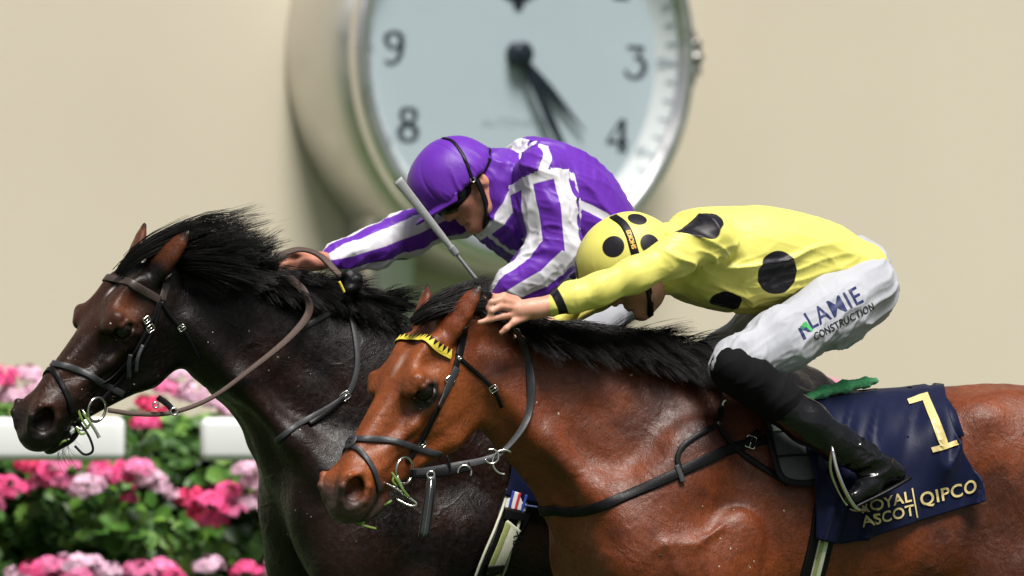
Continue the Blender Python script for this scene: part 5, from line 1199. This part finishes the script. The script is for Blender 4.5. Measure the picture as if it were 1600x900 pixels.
# ---- manes: many single hairs
def hair_material(name, c, rough=.32):
    m = N(name); t = m.attr('tone').outputs['Fac']
    m.set(Base_Color=m.mix(t, tuple(x * .6 for x in c), tuple(x * 1.8 for x in c)), Roughness=rough, Specular_IOR_Level=.28); return m.m
def hairs(name, rows, mat, root, seed=0, seg=6):
    """rows: (root polyline in world, mid offset, tip offset, number, spread, thickness, length jitter): soft curved strands with clumping"""
    R = np.random.default_rng(seed); VV, FF, TT = [], [], []; base = 0
    for line, mid, tip, n, spread, thick, jit in rows:
        line = catmull(np.asarray(line, float), 6); mid = np.asarray(mid, float); tip = np.asarray(tip, float)
        if mid.ndim == 1: mid = np.tile(mid, (2, 1)); tip = np.tile(tip, (2, 1))
        nc = max(3, n // 26); ct = np.sort(R.random(nc)); cj = R.normal(0, spread * 1.5, (nc, 3)); cl = 1 + R.normal(0, jit, nc)
        ci = R.integers(0, nc, n); t = np.clip(ct[ci] + R.normal(0, .9 / nc, n), 0, 1); lj = cl[ci] * (1 + R.normal(0, jit * .4, n))
        it = lambda A, t: np.stack([np.interp(t, np.linspace(0, 1, len(A)), A[:, k]) for k in range(3)], 1)
        r0 = it(line, t) + R.normal(0, .006, (n, 3)); m1 = it(mid, t) * lj[:, None] + cj[ci] * .45 + R.normal(0, spread * .16, (n, 3)); t1 = it(tip, t) * lj[:, None] + cj[ci] + R.normal(0, spread * .16, (n, 3))
        wob = R.normal(0, spread * .5, (nc, 3))[ci] + R.normal(0, spread * .10, (n, 3)); s_ = np.linspace(0, 1, seg)
        C = r0[:, None] + (2 * s_ * (1 - s_))[None, :, None] * (m1 * 1.0)[:, None] * 1.0 + (s_ ** 2)[None, :, None] * t1[:, None] + (np.sin(s_ * 5.5) * s_)[None, :, None] * wob[:, None]
        d = np.gradient(C, axis=1); d /= np.linalg.norm(d, axis=2)[..., None] + 1e-9; a = np.cross(d, [.3, .8, .5]); a /= np.linalg.norm(a, axis=2)[..., None] + 1e-9; b = np.cross(d, a)
        w_ = thick * (1 - .85 * s_ ** 1.5)[None, :, None] * R.uniform(.6, 1.3, n)[:, None, None]
        V = np.stack([C + w_ * (math.cos(q) * a + math.sin(q) * b) for q in (0, 2.094, 4.189)], 2).reshape(-1, 3); I = np.arange(n * seg * 3).reshape(n, seg, 3) + base
        F = np.concatenate([np.stack([I[:, :-1, j], I[:, :-1, (j + 1) % 3], I[:, 1:, (j + 1) % 3], I[:, 1:, j]], -1).reshape(-1, 4) for j in range(3)])
        VV.append(V); FF.append(F); TT.append(np.repeat(np.clip(R.normal(.4, .3, nc)[ci] + R.normal(0, .15, n), 0, 1), seg * 3)); base += len(V)
    me = mesh(name, np.concatenate(VV), np.concatenate(FF)); attr(me, 'tone', np.concatenate(TT)); return adopt(link(name, me, mat), root)
M_MANE = hair_material('black_mane', (.006, .005, .005), .42); M_MANE_D = hair_material('wet_black_mane', (.005, .0045, .0045), .34)
v3 = lambda dx, dy, dY=0.: np.array([dx / PPM, dY, -dy / PPM])
cr = lambda h, J, rows: [J(a, b, l) for a, b, l in rows]
# bay: forelock swept back, mane on the near side of the crest, wisps blowing back near the withers
hairs('forelock', [(cr(HB, JB, [(646, 502, .02), (660, 490, .0), (676, 482, -.03)]), [v3(26, -30, -.01), v3(28, -24, .0)], [v3(100, -50, .06), v3(84, -34, .06)], 1700, .008, .0012, .06),
                   (cr(HB, JB, [(648, 503, .03), (668, 494, .03), (690, 488, .02)]), [v3(30, -22, -.01), v3(26, -14, .0)], [v3(90, -26, .05), v3(66, -14, .05)], 1300, .007, .0012, .06)], M_MANE, HB.root, 3)
hairs('mane', [(cr(HB, JB, [(716, 476, .0), (760, 492, .02), (810, 510, .03)]), v3(26, -8, -.01), v3(66, 12, -.02), 1500, .010, .0012, .10),
               (cr(HB, JB, [(770, 500, .0), (860, 512, .0), (940, 520, .0), (1010, 536, .0), (1080, 562, .0)]), v3(36, -1, -.035), v3(78, 40, -.080), 3800, .013, .0013, .16),
               (cr(HB, JB, [(800, 512, .03), (870, 522, .04), (950, 534, .05), (1020, 550, .05), (1080, 572, .05)]), v3(24, 2, -.03), v3(58, 30, -.055), 3000, .010, .0012, .16),
               (cr(HB, JB, [(830, 510, -.01), (900, 514, -.01), (970, 524, -.01), (1050, 548, -.01)]), v3(38, -4, -.0), v3(86, 20, -.01), 1500, .010, .0012, .16),
               (cr(HB, JB, [(940, 522, -.02), (990, 530, -.02), (1060, 552, -.02)]), v3(26, -12, .0), v3(56, -12, .02), 420, .012, .0008, .28)], M_MANE, HB.root, 5)
# dark horse: forelock and a high flying mane, then shorter hair back to the withers
hairs('forelock', [(cr(HD, JD, [(186, 426, .03), (202, 408, .01), (222, 400, -.02)]), [v3(24, -30, -.01), v3(24, -22, -.01)], [v3(104, -62, .04), v3(96, -38, .04)], 1900, .010, .0012, .09)], M_MANE_D, HD.root, 7)
hairs('mane', [(cr(HD, JD, [(248, 398, .0), (285, 406, .0), (330, 424, .0), (370, 434, .0)]), [v3(30, -30, -.02), v3(10, -24, -.02)], [v3(98, -30, .02), v3(36, -34, .02)], 2100, .026, .0013, .16),
               (cr(HD, JD, [(250, 400, .0), (290, 410, .0)]), v3(34, -24, -.0), v3(112, -46, .0), 300, .012, .0011, .12),
               (cr(HD, JD, [(260, 404, .02), (310, 420, .03), (370, 438, .03), (410, 446, .02)]), [v3(34, -26, -.05), v3(14, -22, -.04)], [v3(112, -20, -.04), v3(24, -30, -.02)], 2300, .022, .0013, .16),
               (cr(HD, JD, [(264, 410, .03), (306, 432, .04), (370, 442, .04)]), [v3(34, -8, -.05), v3(20, -10, -.05)], [v3(110, 8, -.06), v3(60, 4, -.05)], 1800, .012, .0012, .12),
               (cr(HD, JD, [(380, 438, .0), (440, 448, .0), (500, 458, .0), (560, 474, .0), (610, 490, .0)]), [v3(22, -18, -.02), v3(30, -12, -.02)], [v3(46, -6, -.03), v3(60, -8, -.02)], 3400, .012, .0012, .22),
               (cr(HD, JD, [(390, 442, .03), (460, 456, .03), (540, 474, .03), (610, 496, .03)]), v3(18, -4, -.03), v3(40, 16, -.05), 2400, .010, .0011, .18)], M_MANE_D, HD.root, 9)
for h, J, dx, dy in ((HB, JB, 0, 0), (HD, JD, -410, -50)):
    hairs('tail', [(cr(h, J, [(1700 + dx, 668 + dy, 0), (1760 + dx, 692 + dy, 0), (1825 + dx, 755 + dy, 0)]), v3(70, 0), v3(190, 190), 500, .05, .003, .15)], M_MANE, h.root, 11)

# turf and foam flecks thrown up onto the horses
def flecks(h, boxes, n, seed, cols):
    R = np.random.default_rng(seed)
    for name, col, share in cols:
        V, F = [], []
        for _ in range(int(n * share)):
            x0, y0, x1, y1 = boxes[R.integers(len(boxes))]; c, n_ = cast(h.bvh, R.uniform(x0, x1), R.uniform(y0, y1), .0006)
            if np.linalg.norm(c - CAMP) > DIST + 1.6: continue
            a = nrm(np.cross(n_, R.normal(0, 1, 3))); b = np.cross(n_, a); r = R.uniform(.0008, .0024) * (1.6 if R.random() < .12 else 1); e_ = R.uniform(.5, 1.6); k = len(V)
            V += [c + r * (e_ * math.cos(t) * a + math.sin(t) * b) for t in (0, 1.26, 2.51, 3.77, 5.03)] + [c + n_ * r * .7]; F += [(k + i, k + (i + 1) % 5, k + 5) for i in range(5)]
        o = adopt(link(name, mesh(name, V, F), plain(name + '_mat', col, .7, 0, .2, 90, 0)), h.root); o['kind'] = 'stuff'
flecks(HD, [(300, 480, 520, 620), (420, 560, 560, 880), (90, 480, 250, 640)], 64, 3, (('foam_flecks', (.40, .38, .35), .4), ('turf_flecks', (.10, .085, .04), .5)))
flecks(HB, [(830, 580, 1080, 880), (560, 560, 700, 800), (1080, 760, 1260, 890)], 110, 4, (('foam_flecks', (.42, .34, .27), .3), ('turf_flecks', (.05, .045, .02), .65)))
# whiskers
for h in (HB, HD):
    pts = [h.W.out(h.HF.out(np.array([x, y, -.185]))) for x, y in ((.48, .02), (.52, .025), (.56, .02))]
    hairs('whiskers', [(pts, v3(-2, 14), v3(4, 34), 26, .012, .0006, .3)], M_MANE, h.root, 21)
